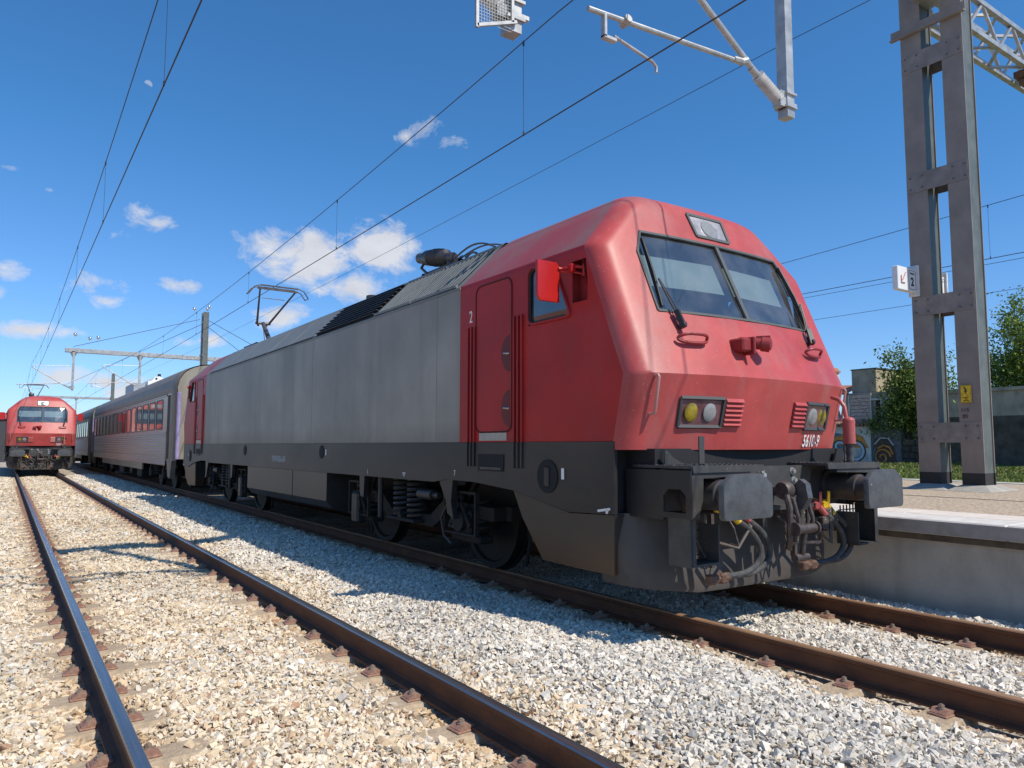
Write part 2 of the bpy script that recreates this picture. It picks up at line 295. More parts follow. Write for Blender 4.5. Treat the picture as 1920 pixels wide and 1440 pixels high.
def text(body, size, name, m, parent, mtx, sx=1., shear=0., ext=.002, bold=0., space=1.):
    cu = bpy.data.curves.new(name, 'FONT'); cu.body = body; cu.size = size; cu.space_character = space; cu.extrude = ext; cu.shear = shear; cu.offset = bold
    cu.align_x = 'CENTER'; cu.align_y = 'CENTER'
    o = bpy.data.objects.new('tmp', cu); COL.objects.link(o)
    dg = bpy.context.evaluated_depsgraph_get(); me = bpy.data.meshes.new_from_object(o.evaluated_get(dg))
    bpy.data.objects.remove(o); bpy.data.curves.remove(cu)
    me.name = name; me.transform(Matrix.Diagonal((sx, 1, 1, 1))); me.transform(mtx); me.materials.clear(); me.materials.append(m)
    r = bpy.data.objects.new(name, me); COL.objects.link(r); r.parent = parent; return r
def frame_mtx(o, ex, ey):
    ex = Vector(ex).normalized(); ey = Vector(ey).normalized(); ez = ex.cross(ey)
    m = Matrix((ex, ey, ez)).transposed().to_4x4(); m.translation = Vector(o); return m
def rrect(y0, y1, z0, z1, r, n=5):
    pts = []
    for cy, cz, a0 in ((y1 - r, z1 - r, 0), (y0 + r, z1 - r, 90), (y0 + r, z0 + r, 180), (y1 - r, z0 + r, 270)):
        pts += [(cy + r * math.cos(R(a0 + 90 * i / n)), cz + r * math.sin(R(a0 + 90 * i / n))) for i in range(n + 1)]
    return pts
# ================================================================== GROUND, TRACKS
X1, X2 = 1.448, 5.678            # track centres
HG = .869                        # half gauge, rail centre to rail centre
RAILS = [X1 - HG, X1 + HG, X2 - HG, X2 + HG]
ZR = -.172                       # rail foot
def ballast_z(x, y):
    x = np.asarray(x, float); y = np.asarray(y, float)
    z = np.full(np.broadcast(x, y).shape, -.172)
    for xr in RAILS: z = z - .050 * np.exp(-((x - xr) / .24) ** 2)
    z = z + .075 * np.exp(-((x - 3.52) / .42) ** 2) + .02 * np.exp(-((x - 7.2) / .3) ** 2)
    z = z + .012 * np.sin(x * 5.1 + y * .9) * np.sin(y * 2.3 + x) + .008 * np.sin(y * 7.7 + x * 3)
    return z
gm = bpy.data.materials.new('ballast_bed'); gm.use_nodes = True
def ballast_material(m):
    n = m.node_tree.nodes; l = m.node_tree.links; b = n['Principled BSDF']; tc = n.new('ShaderNodeTexCoord')
    vo = n.new('ShaderNodeTexVoronoi'); vo.inputs['Scale'].default_value = 22; l.new(tc.outputs['Object'], vo.inputs['Vector'])
    cr = n.new('ShaderNodeValToRGB'); e = cr.color_ramp.elements; e[0].color = (.36, .29, .21, 1); e[1].color = (.62, .56, .47, 1)
    k = cr.color_ramp.elements.new(.5); k.color = (.46, .39, .31, 1)
    sp = n.new('ShaderNodeSeparateXYZ'); l.new(vo.outputs['Color'], sp.inputs[0]); l.new(sp.outputs[0], cr.inputs[0]); l.new(cr.outputs[0], b.inputs['Base Color'])
    b.inputs['Roughness'].default_value = .95
    bp = n.new('ShaderNodeBump'); bp.inputs['Strength'].default_value = 1; bp.inputs['Distance'].default_value = .04; bp.invert = True
    l.new(vo.outputs['Distance'], bp.inputs['Height']); l.new(bp.outputs[0], b.inputs['Normal'])
ballast_material(gm)
xs = np.concatenate([[-300, -80, -25, -8], np.arange(-4, 7.7, .12)]); ys = np.concatenate([[-60, -20, -6], np.arange(-3, 30, .15), np.arange(30, 90, 1.5), [100, 140, 200, 400, 900]])
b = MB(); b.grid([[(x, y, float(ballast_z(x, y)) - .006 if -4 < x < 7.7 else -.18) for x in xs] for y in ys], True)
tag(b.build('ballast_ground', gm, recalc=False), kind='structure')
earth = mat('dry_ground_earth', (.26, .22, .15), .95, var=.2, scale=.8, bump=.4, bscale=8)
b = MB(); b.add([(7.63, -60, -.3), (900, -60, -.3), (900, 900, -.3), (7.63, 900, -.3)], [(0, 1, 2, 3)]); tag(b.build('ground', earth, recalc=False), kind='structure')
b = MB(); b.add([(-900, -900, -.32), (900, -900, -.32), (900, -59, -.32), (-900, -59, -.32)], [(0, 1, 2, 3)]); b.add([(-900, -59, -.32), (-299, -59, -.32), (-299, 900, -.32), (-900, 900, -.32)], [(0, 1, 2, 3)])
tag(b.build('ground', earth, recalc=False), kind='structure')

def stones():
    protos = []
    for k in range(14):
        bm = bmesh.new(); n = random.choice((8, 9, 10))
        for i in range(n):
            d = Vector(np.random.normal(size=3)).normalized(); d *= random.uniform(.75, 1.1); bm.verts.new((d.x, d.y * random.uniform(.6, .95), d.z * random.uniform(.42, .75)))
        r = bmesh.ops.convex_hull(bm, input=bm.verts)
        bmesh.ops.delete(bm, geom=[g for g in r['geom_interior'] if isinstance(g, bmesh.types.BMVert)], context='VERTS')
        bmesh.ops.triangulate(bm, faces=bm.faces); bm.verts.index_update()
        protos.append((np.array([v.co[:] for v in bm.verts]), np.array([[v.index for v in f.verts] for f in bm.faces]))); bm.free()
    P = []
    def zone(x0, x1, y0, y1, dens, size):
        n = int((x1 - x0) * (y1 - y0) * dens); p = np.empty((n, 3)); p[:, 0] = np.random.uniform(x0, x1, n); p[:, 1] = np.random.uniform(y0, y1, n); p[:, 2] = size; P.append(p)
    zone(-1.2, 7.45, .9, 5.5, 2100, 1.0); zone(-1.2, 7.45, 5.5, 9, 1750, 1.0)
    zone(-1.2, 5.0, 9, 14, 950, 1.12); zone(-1.2, 4.9, 14, 22, 480, 1.3); zone(-1.2, 4.8, 22, 45, 170, 1.7)
    p = np.concatenate(P); n = len(p); x = p[:, 0]; y = p[:, 1]
    # keep sleeper seats beside the rails and the rails themselves clear
    near = np.zeros(n, bool); onrail = np.zeros(n, bool); SY = 3.112 + .605 * np.arange(-6, 80); S2 = 2.905 + .613 * np.arange(-6, 40)
    for i, xr in enumerate(RAILS):
        sy = SY if i < 2 else S2; j = np.clip(np.searchsorted(sy, y), 1, len(sy) - 1); dy = np.minimum(abs(sy[j] - y), abs(sy[j - 1] - y)); d = abs(x - xr)
        onrail |= d < .085; near |= (d < np.random.uniform(.22, .38, n)) & (dy < .12)
    keep = ~onrail & ~(near & (np.random.rand(n) > .11)); p = p[keep]; x = p[:, 0]; y = p[:, 1]; n = len(p)
    s = np.random.lognormal(math.log(.0238), .36, n).clip(.009, .056) * p[:, 2]
    z = ballast_z(x, y) + np.random.uniform(-.004, .010, n)
    # random rotation
    q = np.zeros((n, 4)); yw = np.random.uniform(0, PI, n); tl = np.abs(np.random.normal(0, .38, n)); ta = np.random.uniform(0, 2 * PI, n)
    q[:, 0] = np.cos(yw) * np.cos(tl); q[:, 3] = np.sin(yw) * np.cos(tl); q[:, 1] = np.sin(tl) * np.cos(ta); q[:, 2] = np.sin(tl) * np.sin(ta); q /= np.linalg.norm(q, axis=1)[:, None]; w, a, b_, c = q.T
    M = np.stack([1 - 2 * (b_ * b_ + c * c), 2 * (a * b_ - c * w), 2 * (a * c + b_ * w), 2 * (a * b_ + c * w), 1 - 2 * (a * a + c * c), 2 * (b_ * c - a * w), 2 * (a * c - b_ * w), 2 * (b_ * c + a * w), 1 - 2 * (a * a + b_ * b_)], 1).reshape(n, 3, 3)
    # colour: white-grey fresh stone between the tracks, sandy inside them
    pal_w = np.array([(.66, .64, .60), (.60, .58, .55), (.72, .70, .66), (.56, .50, .42), (.50, .49, .47), (.64, .59, .51), (.44, .42, .39)])
    pal_t = np.array([(.66, .58, .46), (.60, .49, .35), (.70, .64, .54), (.52, .41, .29), (.62, .53, .40), (.46, .39, .30), (.64, .59, .52), (.40, .26, .18)])
    pw = np.random.choice(len(pal_w), n, p=[.26, .2, .2, .1, .09, .1, .05]); pt = np.random.choice(len(pal_t), n, p=[.22, .14, .2, .08, .14, .07, .12, .03])
    fresh = 1 / (1 + np.exp(-(x - 2.75 + .25 * np.sin(y * 1.3)) / .12)); dr = np.min([abs(x - r_) for r_ in RAILS], 0); fresh *= 1 - .75 * np.exp(-(dr / .28) ** 2) * (np.random.rand(n) < .8)
    fresh = np.maximum(fresh, .16 + .15 * np.sin(y * 1.9 + x * 2.2)); use = np.random.rand(n) < fresh
    col = np.where(use[:, None], pal_w[pw], pal_t[pt]) * np.random.uniform(.94, 1.12, (n, 1)) * np.array([1.04, .985, .90])
    st = np.exp(-(dr / .20) ** 2)[:, None]; col = col * (1 - st * np.array([.22, .34, .46])) * (1 - .10 * (np.sin(x * 1.7 + 2 * np.sin(y * .6)) * np.sin(y * .83) > .35)[:, None])
    V = []; Fc = []; C = []; off = 0; pid = np.random.randint(0, len(protos), n)
    for k, (pv, pf) in enumerate(protos):
        idx = np.where(pid == k)[0]; m = len(idx)
        if not m: continue
        vv = np.einsum('nij,vj->nvi', M[idx], pv) * s[idx][:, None, None]; vv[:, :, 0] += x[idx][:, None]; vv[:, :, 1] += y[idx][:, None]; vv[:, :, 2] += z[idx][:, None]
        V.append(vv.reshape(-1, 3)); nv = len(pv); Fc.append((pf[None] + (off + np.arange(m) * nv)[:, None, None]).reshape(-1, 3)); C.append(np.repeat(col[idx], nv, 0)); off += m * nv
    V = np.concatenate(V); Fc = np.concatenate(Fc); C = np.concatenate(C)
    me = bpy.data.meshes.new('ballast_stones'); me.vertices.add(len(V)); me.vertices.foreach_set('co', V.astype(np.float32).ravel())
    me.loops.add(Fc.size); me.loops.foreach_set('vertex_index', Fc.astype(np.int32).ravel()); me.polygons.add(len(Fc)); me.polygons.foreach_set('loop_start', np.arange(0, Fc.size, 3, dtype=np.int32))
    me.polygons.foreach_set('use_smooth', np.zeros(len(Fc), bool)); me.update(calc_edges=True)
    at = me.color_attributes.new('Col', 'FLOAT_COLOR', 'POINT'); at.data.foreach_set('color', np.concatenate([C, np.ones((len(C), 1))], 1).astype(np.float32).ravel())
    me.materials.append(attr_mat('crushed_limestone', .9, .3, 60)); o = bpy.data.objects.new('ballast_stones', me); COL.objects.link(o)
    tag(o, 'crushed pale limestone ballast lying between and around the rails', 'ballast', kind='stuff'); print('stones', n, len(Fc))
stones()

def rail_profile():
    h = [(-.07, ZR), (.07, ZR), (.07, ZR + .012), (.02, ZR + .03), (.009, ZR + .045), (.009, ZR + .12), (.034, ZR + .134), (.035, ZR + .160), (.029, ZR + .169), (.012, ZR + .172), (-.012, ZR + .172), (-.029, ZR + .169), (-.035, ZR + .160), (-.034, ZR + .134), (-.009, ZR + .12), (-.009, ZR + .045), (-.02, ZR + .03), (-.07, ZR + .012)]
    return h
def rail(x, y0, y1, head, label):
    pr = rail_profile(); n = len(pr); e = empty('rail', (x, y0, 0)); L_ = y1 - y0
    tag(e, label, 'rail', 'rails of the two tracks')
    b = MB(); v = [(p[0], yy, p[1]) for yy in (0, L_) for p in pr]
    b.add(v, [(i, (i + 1) % n, n + (i + 1) % n, n + i) for i in list(range(0, 7)) + list(range(12, n))]); b.build('rail_web', RUST, e)
    b = MB(); b.add(v, [(i, i + 1, n + i + 1, n + i) for i in range(7, 12)], True); b.build('rail_head', head, e)
rail(RAILS[0], -4, 120, HEADP, 'polished rail with blue sky sheen, leftmost of the four rails')
rail(RAILS[1], -4, 120, HEADP, 'dark brown rail running from the bottom centre to the distant red locomotive')
rail(RAILS[2], -4, 90, HEADR, 'rust brown rail under the near side of the big locomotive')
rail(RAILS[3], -4, 90, HEADR, 'rust brown rail closest to the platform wall')

def sleeper(x, y, parts, label, group):
    sx = 1.3; o = MB(); zt = ZR - .004
    bm_poly = [(-.125, -.42), (.125, -.42), (.125, zt - .03), (.10, zt), (-.10, zt), (-.125, zt - .03)]
    o.prism([(p[0], p[1]) for p in bm_poly], 'x', -sx, sx)
    e = o.build('sleeper', SLEEP); e.location = (x, y, 0); tag(e, label, 'sleeper', group); return e
def clip_mesh():
    b = MB(); b.prism([(-.035, ZR - .002), (.07, ZR - .002), (.07, ZR + .012), (.035, ZR + .034), (-.045, ZR + .026), (-.045, ZR + .012)], 'y', -.055, .055)
    b.bbox(-.02, .085, -.065, .065, ZR - .004, ZR + .008, .004); return b
def bolt_mesh():
    b = MB(); b.cyl((.02, 0, ZR + .02), (.02, 0, ZR + .036), .027, n=14); b.cyl((.02, 0, ZR + .036), (.02, 0, ZR + .052), .021, n=6); b.cyl((.02, 0, ZR + .052), (.02, 0, ZR + .058), .012, n=8); return b
clip0 = bolt0 = None
def sleepers(xc, ys, fasten_until, label, group):
    global clip0, bolt0
    first = None
    for y in ys:
        if first is None: first = sleeper(xc, y, True, label, group); s_ = first
        else:
            s_ = first.copy(); COL.objects.link(s_)
        s_.location = (xc, y + random.uniform(-.012, .012), random.uniform(-.004, .002)); s_.rotation_euler.z = random.uniform(-.006, .006)
        if y < fasten_until:
            for side in (-1, 1):
                for d in (-1, 1):
                    if clip0 is None: c = clip0 = clip_mesh().build('rail_clip', CLIP)
                    else: c = clip0.copy(); COL.objects.link(c)
                    c.parent = s_; c.location = (side * HG + d * .092, 0, 0); c.rotation_euler = (0, 0, (0 if d > 0 else PI) + random.uniform(-.12, .12)); k_ = random.uniform(.82, .95); c.scale = (k_, k_, 1)
                    if y < 16:
                        if bolt0 is None: k = bolt0 = bolt_mesh().build('bolt', BOLT)
                        else: k = bolt0.copy(); COL.objects.link(k)
                        k.parent = c; k.location = (0, 0, 0)
sleepers(X1, [3.112 + .605 * i for i in range(-3, 64)], 34, 'dusty concrete sleeper under the polished left-hand track, rust-red clips at the rails', 'sleepers of the left-hand track')
sleepers(X2, [2.905 + .613 * i for i in range(-3, 34)], 9, 'dusty concrete sleeper under the rust brown rails of the locomotive track', 'sleepers of the locomotive track')
# ================================================================== LOCOMOTIVE
LT = 19.65                        # buffer face to buffer face
TH = .4623
def yc(z):
    if z <= 2.02: return .441 + (2.02 - z) * .235
    if z <= 3.70: return .441 + TH * (z - 2.02)
    t = (z - 3.70)
    return 1.218 + t * TH + t * t * 5 + max(0, t - .2) ** 2 * 40
def cf(z): return .2 if z < 2.1 else max(.13, .2 - .06 * (z - 2.1))
def wz(z):
    # side wall, 45 degree slope, crown; corners rounded
    if z <= 3.17: return 1.5
    if z <= 3.25: t = (z - 3.17) / .08; return 1.5 - .04 * t * t
    if z <= 3.66: return 1.46 - (z - 3.25)
    t = z - 3.66; return max(0, 1.05 - t * 1.0 - t * t * 1.3 - max(0, t - .2) ** 2 * 22)
def fy(x, z): return yc(z) + cf(z) * (x / 1.45) ** 2
def wsz(z):
    if z <= 3.16: return 1.09
    if z <= 3.38: return 1.09 - (z - 3.16) * .5
    return .98 * wz(z) / wz(3.38)
def wfz(z): return 1.50 + .46 * (z - 2.59)
def half_row(z, yr):
    """points of the left half (x<0) of the plan curve at height z, from centre round the corner to the rear"""
    w = wz(z); r = min(.2, w * .3); c = cf(z); a = .2
    for _ in range(6): a = math.atan(2 * c * (w - r + r * math.sin(a)) / 1.45 ** 2)
    xF = w - r + r * math.sin(a); cy = fy(xF, z) + r * math.cos(a); ws = min(wsz(z), xF * .93)
    pts = [(ws * i / 4, fy(ws * i / 4, z)) for i in range(5)] + [(ws + (xF - ws) * i / 3, fy(ws + (xF - ws) * i / 3, z)) for i in (1, 2)]
    pts += [(w - r + r * math.sin(a + (PI / 2 - a) * i / 6), cy - r * math.cos(a + (PI / 2 - a) * i / 6)) for i in range(7)]
    ye = cy
    ys_ = [max(1.25, ye + .02), max(1.46, ye + .04), 0]
    ys_[2] = max(wfz(z), ys_[1] + .03)
    if z > 3.25: ys_ = [ye + (2.13 - ye) * k for k in (.2, .4, .6)]
    ys_ += [2.14, 2.8, yr]
    ys_ = [min(v, yr - .01 * (len(ys_) - i)) if i < len(ys_) - 1 else v for i, v in enumerate(ys_)]
    return pts + [(w, v) for v in ys_]
ZROWS = [1.39, 1.46, 1.6, 1.8, 2.0, 2.02, 2.04, 2.2, 2.4, 2.59, 2.71, 2.9, 3.09, 3.16, 3.19, 3.22, 3.25, 3.38, 3.5, 3.62, 3.70, 3.76, 3.81, 3.86, 3.90, 3.94, 3.97, 3.99]
YR = 3.46
def cab_mesh(part):
    """part: 'front' = nose, 'side' = side walls, 'roof' = above the cant rail behind the nose"""
    b = MB(); rows = []
    for z in ZROWS:
        h = half_row(z, YR); rows.append([(-x, y, z) for x, y in h[::-1]] + [(x, y, z) for x, y in h[1:]])
    n = len(rows[0]); m = n // 2        # centre column index
    zi = lambda a: ZROWS.index(a)
    def skip(i, j):
        k = j - m if j >= m else m - 1 - j   # column cell counted from the centre
        z0 = ZROWS[i]
        if zi(2.59) <= i < zi(3.38) and k < 4: return True          # windscreen
        if zi(2.59) <= i < zi(3.16) and k == 16: return True        # side window
        if zi(2.71) <= i < zi(3.09) and k == 14: return True        # mirror niche
        if z0 < 1.46 - 1e-6 and k >= 13: return True                # the red panel drops lower only round the nose
        kind = 'front' if k < 13 else (('side+' if j >= m else 'side-') if z0 < 3.22 - 1e-6 else 'roof')
        return kind != part
    b.grid(rows, True, skip)
    if part == 'roof':
        t = rows[-1]; b.add(t, [tuple(range(n))], True)
    return b
def side_pt(y, z, off=0.0, s=-1): return (s * (1.5 + off), y, z)
def on_side(b, y0, y1, z0, z1, off, th=.01, s=-1): b.box(s * (1.5 + off - th), s * (1.5 + off), y0, y1, z0, z1); return b
def face_patch(b, poly, off, nx=1, nz_=1):
    """four-corner patch (x,z) following the nose, thickness towards the viewer"""
    (x0, z0), (x1, z1), (x2, z2), (x3, z3) = poly; rows = []
    for i in range(nz_ + 1):
        t = i / nz_; row = []
        for j in range(nx + 1):
            s_ = j / nx; xx = (x0 + (x1 - x0) * s_) * (1 - t) + (x3 + (x2 - x3) * s_) * t; zz = (z0 + (z1 - z0) * s_) * (1 - t) + (z3 + (z2 - z3) * s_) * t
            row.append((xx, fy(xx, zz) - off * .9, zz + off * (.4 if zz > 2.02 else -.2)))
        rows.append(row)
    b.grid(rows, False); return b
def face_bar(b, p, q, w, off):
    P = [Vector((x, fy(x, z) - off, z)) for x, z in (p, q)]; b.obox(P[0], P[1], w, .02, up=(0, 1, -.4)); return b
def add_cab(root, rear=False):
    T = (lambda mb: mb.rot(PI, (0, LT / 2, 0))) if rear else (lambda mb: mb)
    P = lambda mb, name, m, par=root, **k: T(mb).build(name, m, par, **k)
    P(cab_mesh('front'), 'cab_front', RED, weld=False)
    P(cab_mesh('side-'), 'cab_side', REDSIDE); P(cab_mesh('side+'), 'cab_side', REDSIDE)
    P(cab_mesh('roof'), 'cab_roof', REDROOF)
    # ---- windscreen: frame, two panes, divider
    def ws_poly(k, z):
        return wsz(z) * k
    for s in (-1, 1):
        g = MB(); rows = []
        for z in (2.59, 2.9, 3.16, 3.38):
            rows.append([(s * wsz(z) * t, fy(wsz(z) * t, z) + .018, z - .008) for t in ((0, .25, .5, .75, 1) if s > 0 else (1, .75, .5, .25, 0))])
        g.grid(rows, False); P(g, 'windscreen', GLASS, recalc=False)
    fr = MB(); W3 = [(-1.09, 2.59), (-1.09, 3.16), (-.98, 3.38), (-.5, 3.38), (0, 3.38), (.5, 3.38), (.98, 3.38), (1.09, 3.16), (1.09, 2.59), (.55, 2.59), (0, 2.59), (-.55, 2.59)]
    for i in range(len(W3)): face_bar(fr, W3[i], W3[(i + 1) % len(W3)], .024, .0)
    P(fr, 'windscreen_seal', mat('grey_window_rubber', (.075, .085, .085), .7))
    dv = MB(); face_bar(dv, (0, 2.6), (0, 3.37), .045, -.004); P(dv, 'windscreen_pillar', mat('grey_window_rubber', (.075, .085, .085)))
    # ---- cab interior seen through the glass
    inn = MB()
    inn.prism([(-1.46, 1.6), (1.46, 1.6), (1.46, 3.15), (.88, 3.74), (-.88, 3.74), (-1.46, 3.15)], 'y', 2.55, 2.6); inn.box(-1.46, 1.46, 1.1, 2.6, 1.55, 1.6); inn.box(-.82, .82, 1.45, 2.6, 3.70, 3.73)
    P(inn, 'cab_interior', mat('cab_lining', (.10, .11, .11), .8))
    dk = MB(); dk.prism([(.86, 2.5), (1.25, 2.56), (1.6, 2.42), (1.6, 1.62), (1.0, 1.62)], 'x', -1.35, 1.35); dk.bbox(-.95, -.45, 1.3, 1.36, 2.5, 2.72, .02); dk.bbox(.2, .7, 1.3, 1.36, 2.5, 2.7, .02)
    P(dk, 'driver_desk', mat('desk_plastic', (.05, .05, .055), .6))
    st = MB(); st.bbox(-.85, -.35, 2.0, 2.12, 2.1, 2.9, .05); st.bbox(-.85, -.35, 1.7, 2.1, 2.0, 2.12, .04); P(st, 'driver_seat', mat('seat_cloth', (.03, .035, .05), .9))
    for s in (-1, 1):
        bl = MB(); rows = []
        for z, e in ((2.86, .0), (3.17, .0)):
            rows.append([(s * x, fy(x, z) + .09, z - .01 * x) for x in (.07, .3, .6, .9, 1.0 if s < 0 else .8)])
        bl.grid(rows, False); P(bl, 'sun_blind', mat('pale_sun_blind', (.62, .64, .58), .9, var=.04), recalc=False)
    # ---- top headlight
    tl = MB(); C4 = [(-.235, 3.455), (.235, 3.455), (.25, 3.70), (-.25, 3.70)]
    for i in range(4): face_bar(tl, C4[i], C4[(i + 1) % 4], .03, .006)
    o = P(tl, 'top_headlight', mat('grey_window_rubber', (.075, .085, .085)))
    pl = MB(); face_patch(pl, C4, .004, 3, 1); T(pl).build('reflector', mat('silver_reflector', (.40, .38, .39), .4, metal=.5, var=.35, scale=5), o, recalc=False)
    ln = MB(); ln.lathe((0, fy(0, 3.56) - .002, 3.56), (0, fy(0, 3.56) - .022, 3.57), [(0, .115), (.5, .105), (.8, .07), (1, .02)], 20); T(ln).build('lamp_glass', mat('white_lamp', (.26, .26, .255), .2, var=.12, scale=20), o)
    # ---- headlight clusters + louvres
    for s in (-1, 1):
        hb = MB(); x0, x1 = .60, 1.05; C = [(s * x0, 1.585), (s * x1, 1.585), (s * (x1 + .005), 1.825), (s * (x0 - .005), 1.825)]
        for i in range(4): face_bar(hb, C[i], C[(i + 1) % 4], .028, .008)
        o = P(hb, 'headlight', mat('black_lamp_frame', (.045, .045, .048), .6))
        bk = MB(); face_patch(bk, C, .003, 4, 2); T(bk).build('reflector', mat('lamp_housing', (.16, .07, .075), .25, var=.3, scale=8), o, recalc=False)
        for cx, m_, nm in ((.93, mat('yellow_lamp_glass', (.27, .20, .015), .25, var=.5, scale=11), 'yellow_lamp'), (.735, mat('white_lamp', (.26, .26, .255)), 'white_lamp')):
            l_ = MB(); yy = fy(cx, 1.705); l_.lathe((s * cx, yy - .002, 1.705), (s * cx, yy - .020, 1.701), [(0, .082), (.35, .080), (.7, .065), (.9, .04), (1, .01)], 20); T(l_).build(nm, m_, o)
        lv = MB()
        for i in range(6):
            z = 1.605 + i * .04; a, c = s * .37, s * .575
            A = Vector((a, fy(a, z) - .0, z)); B = Vector((c, fy(c, z), z)); lv.obox(A + Vector((0, -.012, .006)), B + Vector((0, -.012, .006)), .016, .034, up=(0, .5, 1))
        P(lv, 'louvre', RED)
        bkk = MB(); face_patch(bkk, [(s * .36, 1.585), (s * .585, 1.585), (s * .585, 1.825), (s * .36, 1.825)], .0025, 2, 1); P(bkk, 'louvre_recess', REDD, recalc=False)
        # loop handle under the windscreen
        h = MB(); pts = []
        for i in range(20):
            a = 2 * PI * i / 20; xx = s * .87 + .155 * math.copysign(abs(math.cos(a)) ** .6, math.cos(a)); dy = .055 * math.sin(a); pts.append((xx, fy(xx, 2.33) - .035 - .05 * (1 - abs(math.cos(a)) ** 3) * 1.0 * (1 if math.sin(a) > 0 else .35), 2.335 + .036 * math.sin(a)))
        h.tube(pts, .014, 8, True); P(h, 'grab_loop', REDD)
        # vertical grab handle on the nose corner
        h = MB(); xx = s * 1.33; y0_ = fy(1.33, 1.9) - .05
        h.tube([(xx, y0_ + .06, 2.0), (xx, y0_ - .01, 2.0), (xx, y0_ - .02, 1.985), (xx, y0_ + .03, 1.70), (xx, y0_ + .04, 1.685), (xx, y0_ + .10, 1.685)], .012, 8); P(h, 'grab_handle', mat('worn_pink_handle', (.45, .22, .2), .5))
        # wiper
        w_ = MB(); px, pz = s * .93, 2.50
        def F(x, z, o_): return (x, fy(x, z) - o_, z + o_ * .4)
        w_.tube([F(px, pz, .03), F(s * .985, 2.66, .05), F(s * 1.03, 2.86, .06)], .010, 6)
        w_.tube([F(px - s * .03, pz, .03), F(s * .955, 2.66, .05), F(s * 1.015, 2.86, .055)], .006, 6)
        w_.tube([F(s * 1.0, 3.30, .02), F(s * 1.03, 2.95, .035), F(s * 1.05, 2.62, .02)], .011, 6)
        w_.obox(F(s * 1.0, 3.30, .012), F(s * 1.05, 2.62, .012), .012, .03, up=(0, 1, 0))
        w_.obox(F(px - s * .005, 2.42, .04), F(px + s * .02, 2.57, .05), .05, .045); w_.cyl(F(px, 2.44, 0), F(px, 2.44, .07), .022, n=10)
        P(w_, 'wiper', mat('wiper_black', (.02, .02, .022), .5))
        # buffer
        bx = s * .975; bz = 1.034
        bb = MB(); bb.lathe((bx, .60, bz), (bx, .02, bz), [(0, .165), (.12, .165), (.13, .125), (.62, .125), (.63, .105), (.97, .105), (.98, .15), (1, .16)], 22)
        o = P(bb, 'buffer', mat('buffer_barrel', (.05, .048, .05), .45, var=.3, scale=8, grime=((.16, .07, .03), 5, .6, (1, 1, 1))))
        hd = MB(); poly = []
        for (cx_, cz_, a0, a1, rr) in ((.26, -.135, 270, 360, .035), (.255, .075, 0, 35, .04), (.17, .155, 55, 70, .02), (0, .16, 80, 100, .016), (-.17, .155, 110, 125, .02), (-.255, .075, 145, 180, .04), (-.26, -.135, 180, 270, .035)):
            for i in range(4): a = R(a0 + (a1 - a0) * i / 3); poly.append((cx_ + rr * math.cos(a), cz_ + rr * math.sin(a)))
        k = len(poly); rows = []
        for yy, sc in ((.045, .97), (.04, 1.0), (.008, 1.0), (-.006, .975), (-.014, .6), (-.017, .25)): rows.append([(bx + p[0] * sc, yy, bz + p[1] * sc) for p in poly])
        hd.grid(rows, True, close=True); hd.add(rows[-1], [tuple(range(k))], True); hd.add(rows[0], [tuple(range(k))[::-1]])
        T(hd).build('buffer_head', BUFF, o, sharp=40)
        # tread plate above the buffer and its upright
        tp = MB(); tp.box(s * .46, s * 1.32, .24, .90, 1.245, 1.268); tp.box(s * .46, s * 1.32, .235, .26, 1.215, 1.245)
        for i in range(14):
            for j in range(7): tp.box(s * (.50 + i * .06), s * (.535 + i * .06), .28 + j * .09, .30 + j * .09, 1.268, 1.273)
        P(tp, 'tread_plate', DARKL)
        up = MB(); up.box(s * 1.00, s * 1.06, .40, .412, 1.27, 1.50); up.box(s * 1.00, s * 1.06, .35, .412, 1.268, 1.28); P(up, 'bracket', DARKL)
        # outer side plate with cut-out, and front flange
        sp = MB(); y0_, y1_ = .245, .955; wy0, wy1, wz0, wz1 = .295, .53, .905, 1.085
        xx0, xx1 = s * 1.325, s * 1.345
        for a in ((y0_, wy0, .862, 1.232), (wy1, y1_, .84, 1.232), (wy0, wy1, .862, wz0), (wy0, wy1, wz1, 1.232)): sp.box(xx0, xx1, *a)
        sp.prism([(wy0, wz1), (wy0 + .05, wz1), (wy0, wz1 - .05)], 'x', xx0, xx1); sp.prism([(wy1, wz1), (wy1 - .05, wz1), (wy1, wz1 - .05)], 'x', xx0, xx1)
        P(sp, 'side_plate', DARK, weld=False)
        ff = MB(); ff.prism([(s * 1.322, .862), (s * 1.24, .862), (s * 1.225, .95), (s * 1.20, 1.0), (s * 1.19, 1.17), (s * .62, 1.185), (s * .62, 1.228), (s * 1.28, 1.228), (s * 1.322, 1.19)], 'y', .25, .262); P(ff, 'flange_plate', DARKL)
        # grating step
        gs = MB(); gs.box(s * 1.30, s * 1.325, .28, .5, .50, .862); gs.box(s * .98, s * .995, .28, .5, .50, .80); gs.box(s * .98, s * 1.325, .28, .5, .49, .51)
        for i in range(5): gs.box(s * 1.0, s * 1.30, .485, .495, .54 + i * .065, .55 + i * .065)
        for i in range(5): gs.box(s * (1.03 + i * .055), s * (1.04 + i * .055), .485, .495, .51, .85)
        gs.box(s * 1.26, s * 1.30, .275, .28, .505, .86)
        P(gs, 'step', DARKL)
    # air hoses: tap, hose loop and coupling, two at each side of the hook
    PINK = mat('pink_red_tap', (.42, .09, .085), .5, var=.3, scale=20)
